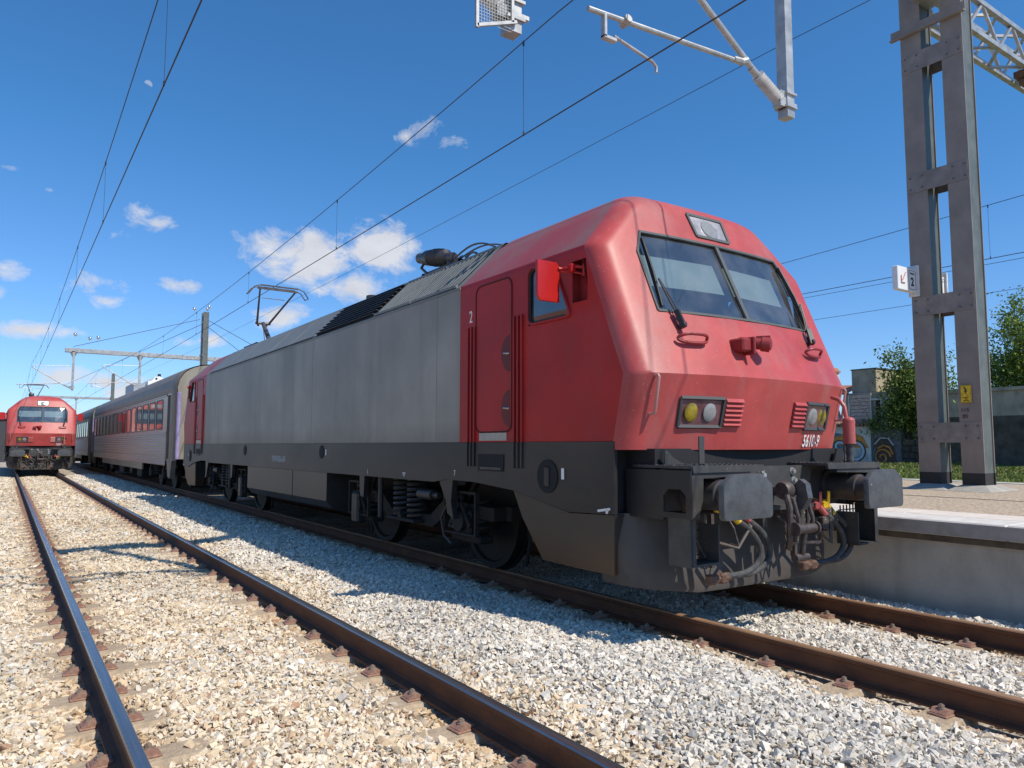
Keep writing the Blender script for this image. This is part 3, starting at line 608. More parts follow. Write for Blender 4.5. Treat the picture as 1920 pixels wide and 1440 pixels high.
    for x_, c_ in ((-.60, YEL), (-.47, PINK), (.65, PINK), (.78, YEL)):
        tp2 = MB(); tp2.cyl((x_ - .10, .56, .90), (x_, .46, .86), .036, .034, 10); tp2.sphere((x_ - .03, .48, .875), .052, 10); tp2.cyl((x_, .47, .86), (x_ + .06, .44, .78), .032, .03, 10)
        tp2.obox((x_ - .02, .44, .88), (x_ - .04, .42, 1.00), .022, .03); tp2.cyl((x_ - .05, .50, .88), (x_ - .07, .43, .87), .03, .03, 8); P(tp2, 'brake_tap', c_)
        hs = MB(); pts = []
        ctl = [(x_ + .05, .44, .79), (x_ + .17, .42, .71), (x_ + .27, .41, .60), (x_ + .29, .41, .49), (x_ + .22, .42, .40), (x_ + .08, .43, .355), (x_ - .10, .44, .35), (x_ - .22, .45, .345)]
        for i in range(len(ctl) - 1):
            p0, p1, p2, p3 = [Vector(ctl[max(0, min(len(ctl) - 1, i + q))]) for q in (-1, 0, 1, 2)]
            for t in (0, .33, .66): pts.append(.5 * ((2 * p1) + (p2 - p0) * t + (2 * p0 - 5 * p1 + 4 * p2 - p3) * t * t + (3 * p1 - p0 - 3 * p2 + p3) * t ** 3))
        pts.append(Vector(ctl[-1])); hs.tube(pts, .026, 10); P(hs, 'brake_hose', RUBBER)
        cp = MB(); cp.cyl((x_ - .20, .45, .345), (x_ - .27, .45, .34), .034, .042, 8); cp.bbox(x_ - .34, x_ - .26, .41, .48, .30, .38, .012); P(cp, 'hose_coupling', mat('rusty_coupling', (.13, .07, .045), .7, var=.4, scale=25))
    # UIC sockets
    uc = MB(); Y0 = fy(-.3, 2.3)
    uc.bbox(-.40, -.27, Y0 - .12, Y0 + .05, 2.25, 2.37, .015); uc.bbox(-.29, -.262, Y0 - .15, Y0 + .02, 2.225, 2.385, .008)
    uc.cyl((-.24, Y0 + .05, 2.36), (-.11, Y0 - .12, 2.33), .048, .052, 14); uc.cyl((-.12, Y0 - .10, 2.335), (-.08, Y0 - .16, 2.32), .066, .066, 14); uc.cyl((-.085, Y0 - .155, 2.322), (-.078, Y0 - .17, 2.32), .05, .045, 14)
    uc.obox((-.13, Y0 - .05, 2.40), (-.06, Y0 - .15, 2.40), .03, .02); P(uc, 'jumper_socket', REDD)
    # buffer beam
    bm_ = MB(); bm_.prism([(-.62, .86), (.50, .86), (.60, 1.225), (.56, 1.245), (-.62, 1.245)], 'y', .50, .53); bm_.box(-1.3, 1.3, .56, .60, .90, 1.24); bm_.box(-.5, .5, .42, .50, .86, .90)
    o = P(bm_, 'buffer_beam', DARKL)
    bo = MB()
    for x, z in ((-.40, 1.205), (-.16, 1.205), (-.13, 1.165), (.30, 1.195), (.32, 1.11), (-.52, 1.2), (.33, 1.02)): bo.cyl((x, .50, z), (x, .47, z), .024, .022, 6); bo.cyl((x, .505, z), (x, .495, z), .034, n=12)
    T(bo).build('bolt', mat('silver_bolt', (.45, .45, .44), .4, metal=.6), o)
    dn = MB(); dn.box(-1.30, 1.30, .66, 1.3, .85, 1.40); dn.box(-1.45, 1.45, 1.0, 1.3, .85, 1.40); dn.prism([(1.30, .86), (1.0, .86), (1.0, .95), (1.2, 1.4), (1.30, 1.4)], 'y', .60, .62)
    P(dn, 'front_recess', BLACK)
    cw = MB(); cw.prism([(-1.25, 1.262), (-.98, 1.262), (-1.06, 1.285), (-1.16, 1.33), (-1.22, 1.385), (-1.25, 1.385)], 'y', .594, .606); P(cw, 'gusset_plate', DARKL)
    # coupling hook + screw coupling
    hk = MB(); pr = [(.50, 1.06), (.28, 1.06), (.20, 1.14), (.14, 1.10), (.12, .98), (.18, .88), (.28, .86), (.32, .93), (.24, .95), (.23, 1.0), (.50, .98)]
    hk.prism(pr, 'x', -.035, .035)
    o = P(hk, 'coupling_hook', mat('dusty_hook_steel', (.12, .115, .12), .4, metal=.5, var=.3, scale=15))
    sc = MB()
    for q in (-.10, .10): sc.tube([(q, .30, 1.0), (q, .22, .97), (q * 1.0, .17, .80), (q, .18, .72)], .019, 8)
    sc.cyl((-.14, .18, .72), (.14, .18, .72), .042, n=14); sc.cyl((-.15, .18, .72), (-.13, .18, .72), .058, n=14); sc.cyl((.13, .18, .72), (.15, .18, .72), .058, n=14)
    sc.cyl((0, .18, .70), (0, .22, .48), .022, n=10); sc.cyl((-.09, .23, .47), (.09, .23, .47), .035, n=12); sc.obox((0, .2, .6), (.16, .14, .60), .02, .02)
    sc.lathe((-.15, .30, 1.04), (-.04, .30, 1.04), [(0, .07), (.4, .085), (1, .07)], 14); sc.tube([(-.13, .27, 1.03), (-.15, .22, .9), (-.13, .24, .62), (-.1, .28, .55)], .028, 8)
    T(sc).build('screw_coupling', mat('brown_coupling_steel', (.085, .065, .06), .5, metal=.3, var=.4, scale=20), o)
    # plough
    pw = MB(); rows = []
    for z, dy, wsc in ((.86, .0, 1.0), (.6, -.02, 1.0), (.36, -.05, 1.0), (.22, -.06, .98), (.19, -.05, .97)):
        row = []
        for i in range(33):
            a = (-1 + i / 16) * PI / 2; t = math.sin(a); q = .55
            x = 1.43 * (wsc - .03 * (z < .5)) * math.copysign(abs(t) ** q, t); yy = 1.30 + dy - .60 * abs(math.cos(a)) ** q; t = x / 1.43
            row.append((x, yy, z + (.16 * max(0, abs(t) - .55) if z < .4 else 0)))
        rows.append(row)
    pw.grid(rows, True); P(pw, 'snow_plough', mat('dusty_plough_steel', (.085, .075, .069), .7, var=.15, scale=5, grime=((.04, .036, .033), 2, .6, (1, 1, 1))), recalc=False)
    # wires and pipes behind the taps
    mp_ = MB(); rnd = random.Random(3)
    for i in range(9):
        x0 = rnd.uniform(-1.15, 1.1); x1 = x0 + rnd.uniform(-.3, .3); mp_.tube([(x0, .52, .84), (x0 + rnd.uniform(-.08, .08), .42, .74), ((x0 + x1) / 2, .40, rnd.uniform(.5, .66)), (x1, .50, rnd.uniform(.42, .7))], rnd.uniform(.008, .018), 6)
    for i in range(7): x0 = rnd.uniform(-1.1, 1.0); mp_.bbox(x0, x0 + rnd.uniform(.05, .12), .42, .55, rnd.uniform(.62, .72), rnd.uniform(.76, .86), .01)
    for x0 in (-.92, -.83, .3): mp_.obox((x0, .5, .86), (x0 + .02, .52, .42), .035, .05)
    P(mp_, 'pipework', mat('rusty_pipework', (.075, .06, .05), .6, var=.4, scale=20, flakes=((.5, .48, .45), 30, .70)))
    rc = MB(); rc.cyl((.97, .33, 1.45), (.97, .33, 1.67), .056, n=18); rc.lathe((.97, .33, 1.67), (.97, .33, 1.70), [(0, .056), (.6, .048), (1, .02)], 18); rc.cyl((.97, .33, 1.445), (.97, .33, 1.455), .060, n=18)
    rc.tube([(.965, .35, 1.69), (.97, .37, 1.80), (.97, .42, 1.87), (.97, .5, 1.9)], .02, 8); o = P(rc, 'heating_coupler', RED)
    rb = MB(); rb.lathe((.97, .33, 1.27), (.97, .33, 1.45), [(0, .03), (.2, .035), (.3, .03), (.5, .04), (.7, .035), (1, .045)], 14); T(rb).build('rubber_boot', RUBBER, o)
    wt = MB(); wt.add([(.985, .27, 1.53), (1.02, .297, 1.53), (1.005, .28, 1.575)], [(0, 1, 2)]); T(wt).build('warning_triangle', YEL, o, recalc=False)
    # ---- side details, both sides
    for s in (-1, 1):
        sf = MB(); outl = [(wfz(2.62) - .02, 2.61), (2.12, 2.61), (2.12, 3.14), (wfz(3.12) + .0, 3.14)]
        def inset(pl, d):
            cy_ = sum(p[0] for p in pl) / 4; cz_ = sum(p[1] for p in pl) / 4; return [(cy_ + (p[0] - cy_) * (1 + d), cz_ + (p[1] - cz_) * (1 + d)) for p in pl]
        def rnd4(pl, r):
            res = []; k = len(pl)
            for i in range(k):
                p, a, c = Vector((*pl[i], 0)), Vector((*pl[i - 1], 0)), Vector((*pl[(i + 1) % k], 0))
                u = (a - p).normalized(); v_ = (c - p).normalized()
                for t in (0, .25, .5, .75, 1): q = p + u * r * (1 - t) ** 2 + v_ * r * t ** 2; res.append((q.x, q.y))
            return res
        ro = rnd4(inset(outl, .10), .09); ri = rnd4(inset(outl, -.02), .07)
        k = len(ro); sf.grid([[(s * 1.506, *p) for p in ro], [(s * 1.522, *p) for p in rnd4(inset(outl, .075), .085)], [(s * 1.522, *p) for p in rnd4(inset(outl, .02), .08)], [(s * 1.47, *p) for p in ri]], True, close=True)
        o = P(sf, 'side_window', REDSIDE)
        gl = MB(); gl.add([(s * 1.485, *p) for p in ri], [tuple(range(k)) if s > 0 else tuple(range(k))[::-1]]); T(gl).build('window_pane', glass('side_window_glass', (.04, .055, .07), .02, .12), o, recalc=False)
        sl = MB(); sl.tube([(s * 1.498, *p) for p in rnd4(inset(outl, -.01), .07)], .014, 6, True); T(sl).build('window_seal', mat('black_rubber_seal', (.02, .02, .02), .6), o)
        # mirror niche, arm, mirror
        nb = MB(); y0_, y1_, z0_, z1_ = 1.22, 1.47, 2.70, 3.10
        nb.add([(s * 1.5, y0_, z0_), (s * 1.5, y1_, z0_), (s * 1.5, y1_, z1_), (s * 1.5, y0_ + .1, z1_), (s * 1.40, y0_, z0_), (s * 1.40, y1_, z0_), (s * 1.40, y1_, z1_), (s * 1.40, y0_ + .1, z1_)], [(4, 5, 6, 7), (0, 1, 5, 4), (1, 2, 6, 5), (2, 3, 7, 6), (3, 0, 4, 7)])
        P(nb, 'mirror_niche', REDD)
        ar = MB(); ar.cyl((s * 1.44, 1.36, 2.95), (s * 1.44, 1.36, 3.06), .022, n=8); ar.tube([(s * 1.44, 1.36, 3.03), (s * 1.52, 1.42, 3.04), (s * 1.56, 1.53, 3.03), (s * 1.60, 1.54, 3.03)], .016, 8); ar.tube([(s * 1.44, 1.37, 2.97), (s * 1.53, 1.43, 2.99), (s * 1.57, 1.53, 3.0)], .011, 6)
        ar.bbox(s * 1.50, s * 1.56, 1.40, 1.46, 2.98, 3.06, .008); o = P(ar, 'mirror_arm', REDB)
        mi = MB()
        if not rear: mi.prism([(s * 1.588, 2.72), (s * 1.80, 2.72), (s * 1.832, 2.77), (s * 1.832, 3.085), (s * 1.62, 3.085), (s * 1.588, 3.05)], 'y', 1.54, 1.575); T(mi).build('mirror', REDB, o)
        else: mi.v = []
        # door
        dr = MB(); rr = rrect(2.44, 3.10, 1.575, 3.13, .09); dr.prism(rr, 'x', s * 1.490, s * 1.5035)
        o = P(dr, 'cab_door', REDSIDE)
        dg = MB(); dg.tube([(s * 1.502, *p) for p in rrect(2.425, 3.115, 1.565, 3.145, .10)], .0075, 5, True); P(dg, 'door_gap', mat('door_gap_shadow', (.05, .01, .012), .8))
        for zc in (2.36, 1.80):
            hn = MB(); pl = [(2.46, zc - .19)] + [(2.46 + .155 * math.sin(PI * t / 10), zc - .19 * math.cos(PI * t / 10)) for t in range(11)] + [(2.46, zc + .19)]; hn.prism(pl, 'x', s * 1.500, s * 1.5055)
            q = T(hn).build('handle_recess', mat('recess_red', (.13, .006, .006), .5), o)
            hd2 = MB(); hd2.tube([(s * 1.502, 2.47, zc + .0), (s * 1.512, 2.50, zc), (s * 1.512, 2.565, zc + .006), (s * 1.502, 2.575, zc + .006)], .011, 6); T(hd2).build('door_handle', STEEL, q)
        kp = MB(); on_side(kp, 2.52, 3.04, 1.475, 1.555, .004, .006, s); P(kp, 'kick_plate', mat('worn_aluminium', (.42, .40, .36), .45, metal=.5))
        for ya in (2.31, 3.20):
            zt = 2.72; nd = MB(); on_side(nd, ya - .075, ya + .075, 1.46, zt, .003, .004, s); P(nd, 'handrail_recess', mat('recess_red', (.13, .006, .006)))
            nd = MB(); on_side(nd, ya - .075, ya + .075, 1.20, 1.455, .012, .004, s); P(nd, 'handrail_recess', BLACK)
            hr = MB()
            for dy in (-.068, .0, .068): hr.box(s * 1.500, s * 1.520, ya + dy - .011, ya + dy + .011, 1.46, zt)
            P(hr, 'handrail', REDSIDE)
            hr = MB()
            for dy in (-.068, .0, .068): hr.box(s * 1.500, s * 1.522, ya + dy - .011, ya + dy + .011, 1.205, 1.455)
            P(hr, 'handrail', DARK)
        mtx = frame_mtx((s * 1.504, 3.22, 2.83), (0, 1 if s > 0 else -1, 0), (0, 0, 1))
        nm = text('2' if not rear else '1', .19, 'cab_number', WHITE, root, Matrix.Translation((0, LT / 2, 0)) @ Matrix.Rotation(PI, 4, 'Z') @ Matrix.Translation((0, -LT / 2, 0)) @ mtx if rear else mtx, .75)
        # step box in the skirt
        sb = MB(); on_side(sb, 2.56, 3.05, 1.16, 1.335, .0135, .004, s); P(sb, 'step_recess', BLACK)
        sb = MB(); on_side(sb, 2.60, 3.0, 1.175, 1.20, .020, .012, s); P(sb, 'step_bar', DARKL)
        for (yo, zo, rr_) in ((1.83, 1.14, .155),):
            ov = MB(); ov.lathe((s * 1.505, yo, zo), (s * 1.517, yo, zo), [(0, rr_), (1, rr_)], 26); o = P(ov, 'filler_recess', BLACK); h2 = MB(); h2.bbox(s * 1.512, s * 1.528, yo - .04, yo + .04, zo - .10, zo + .09, .012); T(h2).build('filler_handle', DARK, o)
            st2 = MB(); on_side(st2, yo - .25, yo - .21, zo - .02, zo + .08, .014, .003, s); P(st2, 'sticker', WHITE)
        bkt = MB(); bkt.obox((s * 1.515, .97, .90), (s * 1.515, 1.12, .875), .012, .02); bkt.obox((s * 1.515, 1.0, .895), (s * 1.515, 1.01, .86), .012, .02); P(bkt, 'lifting_mark', WHITE)
def make_loco():
    root = empty('electric_locomotive', (X2, 3.6476, 0))
    add_cab(root); add_cab(root, True)
    Y0, Y1 = YR, LT - YR
    # body sides and roof as one shell
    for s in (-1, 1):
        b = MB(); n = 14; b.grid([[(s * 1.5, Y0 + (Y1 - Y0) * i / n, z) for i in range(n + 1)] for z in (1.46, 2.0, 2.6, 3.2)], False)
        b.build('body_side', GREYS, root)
        b = MB(); b.box(s * 1.494, s * 1.506, Y0, Y1, 3.185, 3.212); b.build('cant_rail', GREYR, root)
        for yy in (4.0, 8.3): b = MB(); b.box(s * 1.497, s * 1.5010, yy - .003, yy + .003, 1.47, 3.18); b.build('panel_seam', mat('seam_line', (.15, .14, .13), .6), root)
    b = MB(); b.grid([[(x, y, z) for x, z in ((-1.5, 3.21), (-.91, 3.80), (-.88, 3.83), (0, 3.87), (.88, 3.83), (.91, 3.80), (1.5, 3.21))] for y in (Y0, Y1)], False); b.build('roof', GREYR, root)
    # slope equipment: louvres and ribbed panels (positions along y measured from the near end)
    def sl(t, off=0.): return (1.5 - .59 * t + off * .7, 3.21 + .59 * t + off * .7)
    for s in (-1, 1):
        for (a, c) in ((3.58, 4.72), (4.74, 5.86)):
            g = MB()
            k = 11
            for i in range(k):
                y = a + (c - a) * (i + .5) / k; p, q = sl(.06, .012), sl(.94, .012); g.obox((s * p[0], y, p[1]), (s * q[0], y, q[1]), .008, .048, up=(0, 1, 0))
            for t in (.05, .95): p = sl(t, .012); g.obox((s * p[0], a, p[1]), (s * p[0], c, p[1]), .03, .03)
            g.build('roof_grille', mat('dark_ribbed_grille', (.19, .20, .19), .55, var=.15, scale=3), root)
            g = MB(); p, q = sl(.05, .004), sl(.95, .004); g.add([(s * p[0], a, p[1]), (s * p[0], c, p[1]), (s * q[0], c, q[1]), (s * q[0], a, q[1])], [(0, 1, 2, 3)]); g.build('grille_backing', mat('dark_grille_backing', (.03, .032, .032), .8), root, recalc=False)
        g = MB()
        for i in range(9): t = .09 + i * .1; p = sl(t, .02); g.obox((s * p[0], 5.92, p[1]), (s * p[0], 8.25, p[1]), .05, .012, up=(s * -.3, 0, 1))
        g.build('cooling_louvre', mat('black_louvre', (.035, .033, .035), .5), root)
        g = MB(); p, q = sl(.03, .004), sl(.97, .004); g.add([(s * p[0], 5.9, p[1]), (s * p[0], 8.27, p[1]), (s * q[0], 8.27, q[1]), (s * q[0], 5.9, q[1])], [(0, 1, 2, 3)]); g.build('louvre_backing', BLACK, root, recalc=False)
        ys_ = [8.30, 9.65, 10.92, 12.15, 13.42, 14.62, 15.9]
        for a, c in zip(ys_[:-1], ys_[1:]):
            g = MB(); p, q = sl(.07, .008), sl(.96, .008); r0, r1 = sl(.07, 0), sl(.96, 0)
            g.add([(s * p[0], a + .03, p[1]), (s * p[0], c - .03, p[1]), (s * q[0], c - .03, q[1]), (s * q[0], a + .03, q[1]), (s * r0[0], a + .03, r0[1]), (s * r0[0], c - .03, r0[1]), (s * r1[0], c - .03, r1[1]), (s * r1[0], a + .03, r1[1])], [(0, 1, 2, 3), (0, 1, 5, 4), (2, 3, 7, 6), (1, 2, 6, 5), (0, 3, 7, 4)])
            g.build('roof_panel', GREYR, root)
            g = MB(); p = sl(.035, .010); g.obox((s * p[0], a + .05, p[1]), (s * p[0], c - .05, p[1]), .05, .008, up=(s * .7, 0, .7)); g.build('gutter_gap', BLACK, root)
    b = MB()
    for x, y, w, l, h in ((.3, 6.6, .6, .7, .12), (.3, 11.5, .9, 1.4, .10)): b.bbox(x - w / 2, x + w / 2, y - l / 2, y + l / 2, 3.83, 3.87 + h, .03)
    b.build('roof_box', GREYR, root)
    # skirt with the bogie cut-outs, both ends symmetric
    half = [(.925, 1.457), (.925, .857), (1.54, .835), (2.42, .985), (3.15, 1.035), (3.75, 1.04), (4.05, 1.0), (LT / 2, 1.0)]
    prof = half + [(LT - y, z) for y, z in half[::-1]]
    for s in (-1, 1):
        b = MB(); b.prism(prof, 'x', s * 1.47, s * 1.5065); b.build('skirt', DARK, root)
        for e in (0, 1):
            f = (lambda y: LT - y) if e else (lambda y: y)
            b = MB()
            top = [(.95, .848), (1.54, .825), (2.42, .975)]; bot = [(2.30, .72), (2.21, .55), (2.05, .34), (1.40, .33), (1.05, .335)]
            poly = top + bot; outer = [(s * (1.485 if p in top else (1.46 if p[1] > .6 else 1.40)), f(p[0]), p[1]) for p in poly]; inner = [(s * 1.2, q[1], q[2]) for q in outer]
            k = len(poly); b.add(outer + inner, [tuple(range(k)), tuple(range(k, 2 * k))] + [(i, (i + 1) % k, k + (i + 1) % k, k + i) for i in range(k)])
            b.build('end_fairing', mat('rust_dusted_skirt', (.035, .034, .034), .42, var=.15, scale=1.6, zg=(.38, .72, (.085, .042, .018), .85)), root)
            # hanger brackets of the body over the bogie
            for p in (((3.62, 1.04), (3.95, 1.04), (3.78, .80), (3.74, .66), (3.60, .60), (3.66, .80)), ((6.10, 1.0), (6.27, 1.0), (6.24, .72), (6.12, .70))):
                b = MB(); b.prism([(f(y), z) for y, z in p], 'x', s * 1.42, s * 1.49); b.build('skirt_bracket', DARK, root)
        b = MB(); t0, t1 = 7.55, 12.10
        b.prism([(s * 1.495, .995), (s * 1.495, .56), (s * 1.40, .44), (s * .9, .31), (s * .3, .31), (s * .3, .995)], 'y', t0, t1); b.build('equipment_case', mat('brown_dusted_case', (.036, .032, .028), .42, scale=1.6, col2=(.055, .047, .04), zg=(.3, .6, (.04, .028, .02), .8)), root)
        b = MB(); b.box(s * 1.496, s * 1.499, 9.2, 9.215, .45, .99); b.build('panel_joint', BLACK, root)
        for yo in (7.76, 12.3):
            ov = MB(); ov.lathe((s * 1.505, yo, 1.32), (s * 1.514, yo, 1.32), [(0, .105), (1, .105)], 22); ov.build('vent_recess', BLACK, root)
        st = MB(); st.box(s * 1.506, s * 1.509, 7.56, 7.60, 1.27, 1.36); st.build('sticker', WHITE, root)
        d = -1 if s < 0 else 1
        text('9 0 94 0 7656 10-9', .165, 'fleet_number', mat('pale_stencil', (.6, .6, .58), .7), root, frame_mtx((s * 1.5075, 10.0, 1.17), (0, d, 0), (0, 0, 1)), .62)
        for t, y, z in (('7', 3.55, 1.115), ('1', 5.95, 1.06)): text(t, .09, 'lifting_number', WHITE, root, frame_mtx((s * 1.5075, y, z), (0, d, 0), (0, 0, 1)), .8)
        b = MB(); b.box(s * 1.506, s * 1.509, 4.78, 4.86, 1.075, 1.085); b.box(s * 1.506, s * 1.509, 4.79, 4.80, 1.05, 1.075); b.box(s * 1.506, s * 1.509, 4.84, 4.85, 1.05, 1.075); b.box(s * 1.506, s * 1.509, 4.815, 4.825, 1.03, 1.06); b.build('lifting_mark', WHITE, root)
    b = MB(); b.box(-1.35, 1.35, 1.3, LT - 1.3, 1.02, 1.42); b.build('underframe', BLACK, root)
    # bogies
    for e in (0, 1):
        yb = 5.12 if not e else LT - 5.12
        bf = MB()
        for s in (-1, 1):
            bf.prism([(yb - 2.0, .60), (yb - 1.0, .62), (yb - .6, .42), (yb + .6, .42), (yb + 1.0, .62), (yb + 2.0, .60), (yb + 2.0, .74), (yb + .9, .78), (yb + .55, .56), (yb - .55, .56), (yb - .9, .78), (yb - 2.0, .74)], 'x', s * 1.06, s * 1.26)
        bf.box(-1.1, 1.1, yb - .3, yb + .3, .45, .7); bf.box(-1.1, 1.1, yb - 2.1, yb - 1.95, .6, .75); bf.box(-1.1, 1.1, yb + 1.95, yb + 2.1, .6, .75)
        o = bf.build('bogie', UNDER, root)
        for dy in (-1.45, 1.45):
            w = MB(); 
            for s in (-1, 1): w.lathe((s * .80, yb + dy, .575), (s * .95, yb + dy, .575), [(0, .60), (.2, .60), (.22, .575), (1, .57), (1.0, .5), (.8, .48), (.8, .15)], 40)
            w.cyl((-.9, yb + dy, .575), (.9, yb + dy, .575), .09, n=12); w.build('wheelset', mat('wheel_steel', (.010, .009, .008), .6, metal=.2, var=.3), o)
            for s in (-1, 1):
                ab = MB(); ab.bbox(s * 1.05, s * 1.34, yb + dy - .17, yb + dy + .17, .40, .70, .03); ab.cyl((s * 1.3, yb + dy, .575), (s * 1.40, yb + dy, .575), .12, n=16); ab.bbox(s * 1.1, s * 1.3, yb + dy - .32, yb + dy + .32, .33, .42, .02)
                for t in (-1, 1): ab.obox((s * 1.36, yb + dy - .22 * t, .52), (s * 1.36, yb + dy + .05 * t, .86), .03, .05)
                ab.box(s * 1.33, s * 1.38, yb + dy - .36, yb + dy - .33, .42, .90); ab.box(s * 1.33, s * 1.38, yb + dy + .33, yb + dy + .36, .42, .90); ab.box(s * 1.33, s * 1.38, yb + dy - .36, yb + dy + .36, .88, .91); ab.box(s * 1.33, s * 1.38, yb + dy - .36, yb + dy + .36, .42, .44); ab.build('axle_box', UNDER, o)
            for s in (-1, 1):
                for t in (-.25, .25): cs = MB(); cs.coil((s * 1.2, yb + dy + t, .46), .075, .36, 5, .017); cs.build('axle_spring', UNDER, o)
            for s in (-1, 1): br = MB(); br.bbox(s * .82, s * 1.0, yb + dy + (.66 if dy < 0 else -.66) - .05, yb + dy + (.66 if dy < 0 else -.66) + .05, .35, .75, .02); br.tube([(s * .9, yb + dy * 1.5, .8), (s * .88, yb + dy * 1.48, .35), (s * .87, yb + dy * 1.42, .10)], .02, 6); br.build('brake_gear', UNDER, o)
        for s in (-1, 1):
            for t in (-.20, .20): sp_ = MB(); sp_.coil((s * 1.24, yb + t, .50), .135, .56, 8.5, .024, 16); sp_.build('coil_spring', mat('dusty_spring_steel', (.022, .02, .019), .5, var=.2), o)
        for s in (-1, 1): sp2 = MB(); sp2.bbox(s * 1.05, s * 1.42, yb - .40, yb + .40, .455, .495, .01); sp2.prism([(yb - .06, .495), (yb + .06, .495), (yb, .60)], 'x', s * 1.38, s * 1.42); sp2.build('spring_seat', UNDER, o)
        k_ = -1 if not e else 1
        for s in (-1, 1):
            dm = MB(); dm.cyl((s * 1.38, yb + k_ * .52, .83), (s * 1.38, yb + k_ * .86, .83), .065, n=16); dm.cyl((s * 1.38, yb + k_ * .86, .83), (s * 1.38, yb + k_ * 1.0, .83), .04, n=12); dm.tube([(s * 1.36, yb + k_ * 1.1, .95), (s * 1.38, yb + k_ * 1.2, .75), (s * 1.38, yb + k_ * 1.05, .58), (s * 1.38, yb + k_ * 1.12, .38), (s * 1.38, yb + k_ * 1.3, .30)], .02, 6)
            dm.cyl((s * 1.40, yb - k_ * .62, .45), (s * 1.40, yb - k_ * .62, 1.0), .035, n=10); dm.bbox(s * 1.25, s * 1.42, yb - k_ * 1.5 - .12, yb - k_ * 1.5 + .12, .30, .75, .03); dm.build('damper', DARK, o)
    # roof gear: main insulator, cables, pantographs
    b = MB(); b.cyl((-.5, 8.15, 3.84), (-.5, 8.15, 4.02), .14, .12, 16); b.lathe((-.42, 6.55, 4.36), (-.42, 5.50, 4.16), [(0, .085), (.22, .09), (.24, .12), (.36, .125), (.38, .10), (.40, .13), (.44, .07), (.49, .14), (.54, .07), (.59, .14), (.64, .07), (.69, .135), (.74, .07), (.79, .12), (.84, .07), (1, .07)], 16)
    b.cyl((-.42, 5.6, 4.12), (-.42, 5.55, 3.84), .06, n=8); b.tube([(-.42, 6.35, 4.3), (-.45, 6.45, 4.18), (-.45, 6.25, 4.05), (-.45, 6.2, 3.84)], .025, 6); b.build('voltage_transformer', mat('dark_insulator', (.06, .05, .05), .35, var=.3), root)
    b = MB()
    def arc(p, q, h, r_, n_=10):
        p, q = Vector(p), Vector(q); b.tube([p.lerp(q, t / n_) + Vector((0, 0, h * math.sin(PI * t / n_))) for t in range(n_ + 1)], r_, 6)
    arc((-.42, 5.5, 4.12), (-.42, 4.2, 3.96), .17, .014); arc((-.38, 5.45, 4.10), (-.34, 4.0, 3.96), .14, .012); arc((-.45, 5.2, 3.98), (-.45, 4.7, 3.98), .12, .018); arc((-.40, 5.5, 4.08), (-.46, 4.9, 3.94), .10, .012)
    for y in (4.3, 4.9, 7.2): b.lathe((-.2, y, 3.85), (-.2, y, 4.08), [(0, .05), (.2, .07), (.35, .045), (.5, .065), (.65, .045), (.8, .06), (1, .03)], 10)
    b.build('roof_cable', mat('roof_cable_grey', (.10, .10, .105), .5), root)
    def panto(y, up, name):
        g = MB()
        # y = head position; base pivot in front of it (towards the middle of the locomotive)
        if up:
            hy, hz, ky, kz, by, bz = y, 5.50, y + 1.30, 4.75, y + .50, 4.08
            g.cyl((0, ky - .02, kz), (0, by, bz), .055, .065, 10)
            for s in (-1, 1): g.cyl((s * .16, ky, kz), (s * .46, hy, hz - .05), .03, .022, 8); g.cyl((s * .10, ky + .1, kz - .05), (s * .16, ky, kz + .02), .03, n=8)
            g.cyl((-.2, ky, kz), (.2, ky, kz), .035, n=8); g.cyl((.05, ky + .12, kz - .12), (.02, by + .55, bz - .05), .014, n=6)
            g.cyl((-.3, hy + .4, hz - .22), (.3, hy + .4, hz - .22), .01, n=6)
        else:
            hy, hz = y, 3.93; ky = y + 1.5
            g.cyl((0, ky, 4.12), (0, y + .5, 4.06), .05, n=8)
            for s in (-1, 1): g.cyl((s * .16, ky, 4.14), (s * .5, hy, hz - .04), .028, .02, 8)
        for dy in (-.14, .14):
            g.tube([(-.76, hy + dy * .9, hz - .22), (-.64, hy + dy, hz - .05), (-.52, hy + dy, hz + .0), (.52, hy + dy, hz + .0), (.64, hy + dy, hz - .05), (.76, hy + dy * .9, hz - .22)], .015, 6)
            g.box(-.48, .48, hy + dy - .025, hy + dy + .025, hz - .005, hz + .022)
        if not up: g.v = [(p[0], p[1], min(p[2], 4.02)) for p in g.v]
        g.tube([(-.76, hy - .126, hz - .22), (-.76, hy + .126, hz - .22)], .011, 6); g.tube([(.76, hy - .126, hz - .22), (.76, hy + .126, hz - .22)], .011, 6)
        g.box(-.52, .52, hy - .03, hy + .03, hz - .07, hz - .04)
        for s in (-1, 1): g.cyl((s * .4, y + .3, 3.86), (s * .4, y + .3, 4.06), .05, n=8); g.cyl((s * .4, y + 1.4, 3.86), (s * .4, y + 1.4, 4.06), .05, n=8)
        g.box(-.45, .45, y + .25, y + .32, 4.03, 4.08); g.box(-.45, .45, y + 1.36, y + 1.44, 4.03, 4.08)
        for s in (-1, 1): g.box(s * .40, s * .45, y + .25, y + 1.44, 4.03, 4.08)
        g.build(name, mat('pantograph_steel', (.10, .09, .095), .5, metal=.3, var=.3), root)
    panto(15.35, True, 'pantograph')
    panto(5.0, False, 'pantograph')
    return root
LOCO = make_loco()
tag(LOCO, 'big red and grey electric locomotive numbered 5610-9 standing beside the platform', 'locomotive', 'red electric locomotives')
def number(root, s_):
    z = 1.465; x = .80; o = (x, fy(x, z) - .004, z)
    return text(s_, .165, 'running_number', WHITE, root, frame_mtx(o, (1, 2 * .2 * x / 1.45 ** 2, 0), (0, -.23, 1)), .68, .10, space=1.1, bold=.0015)
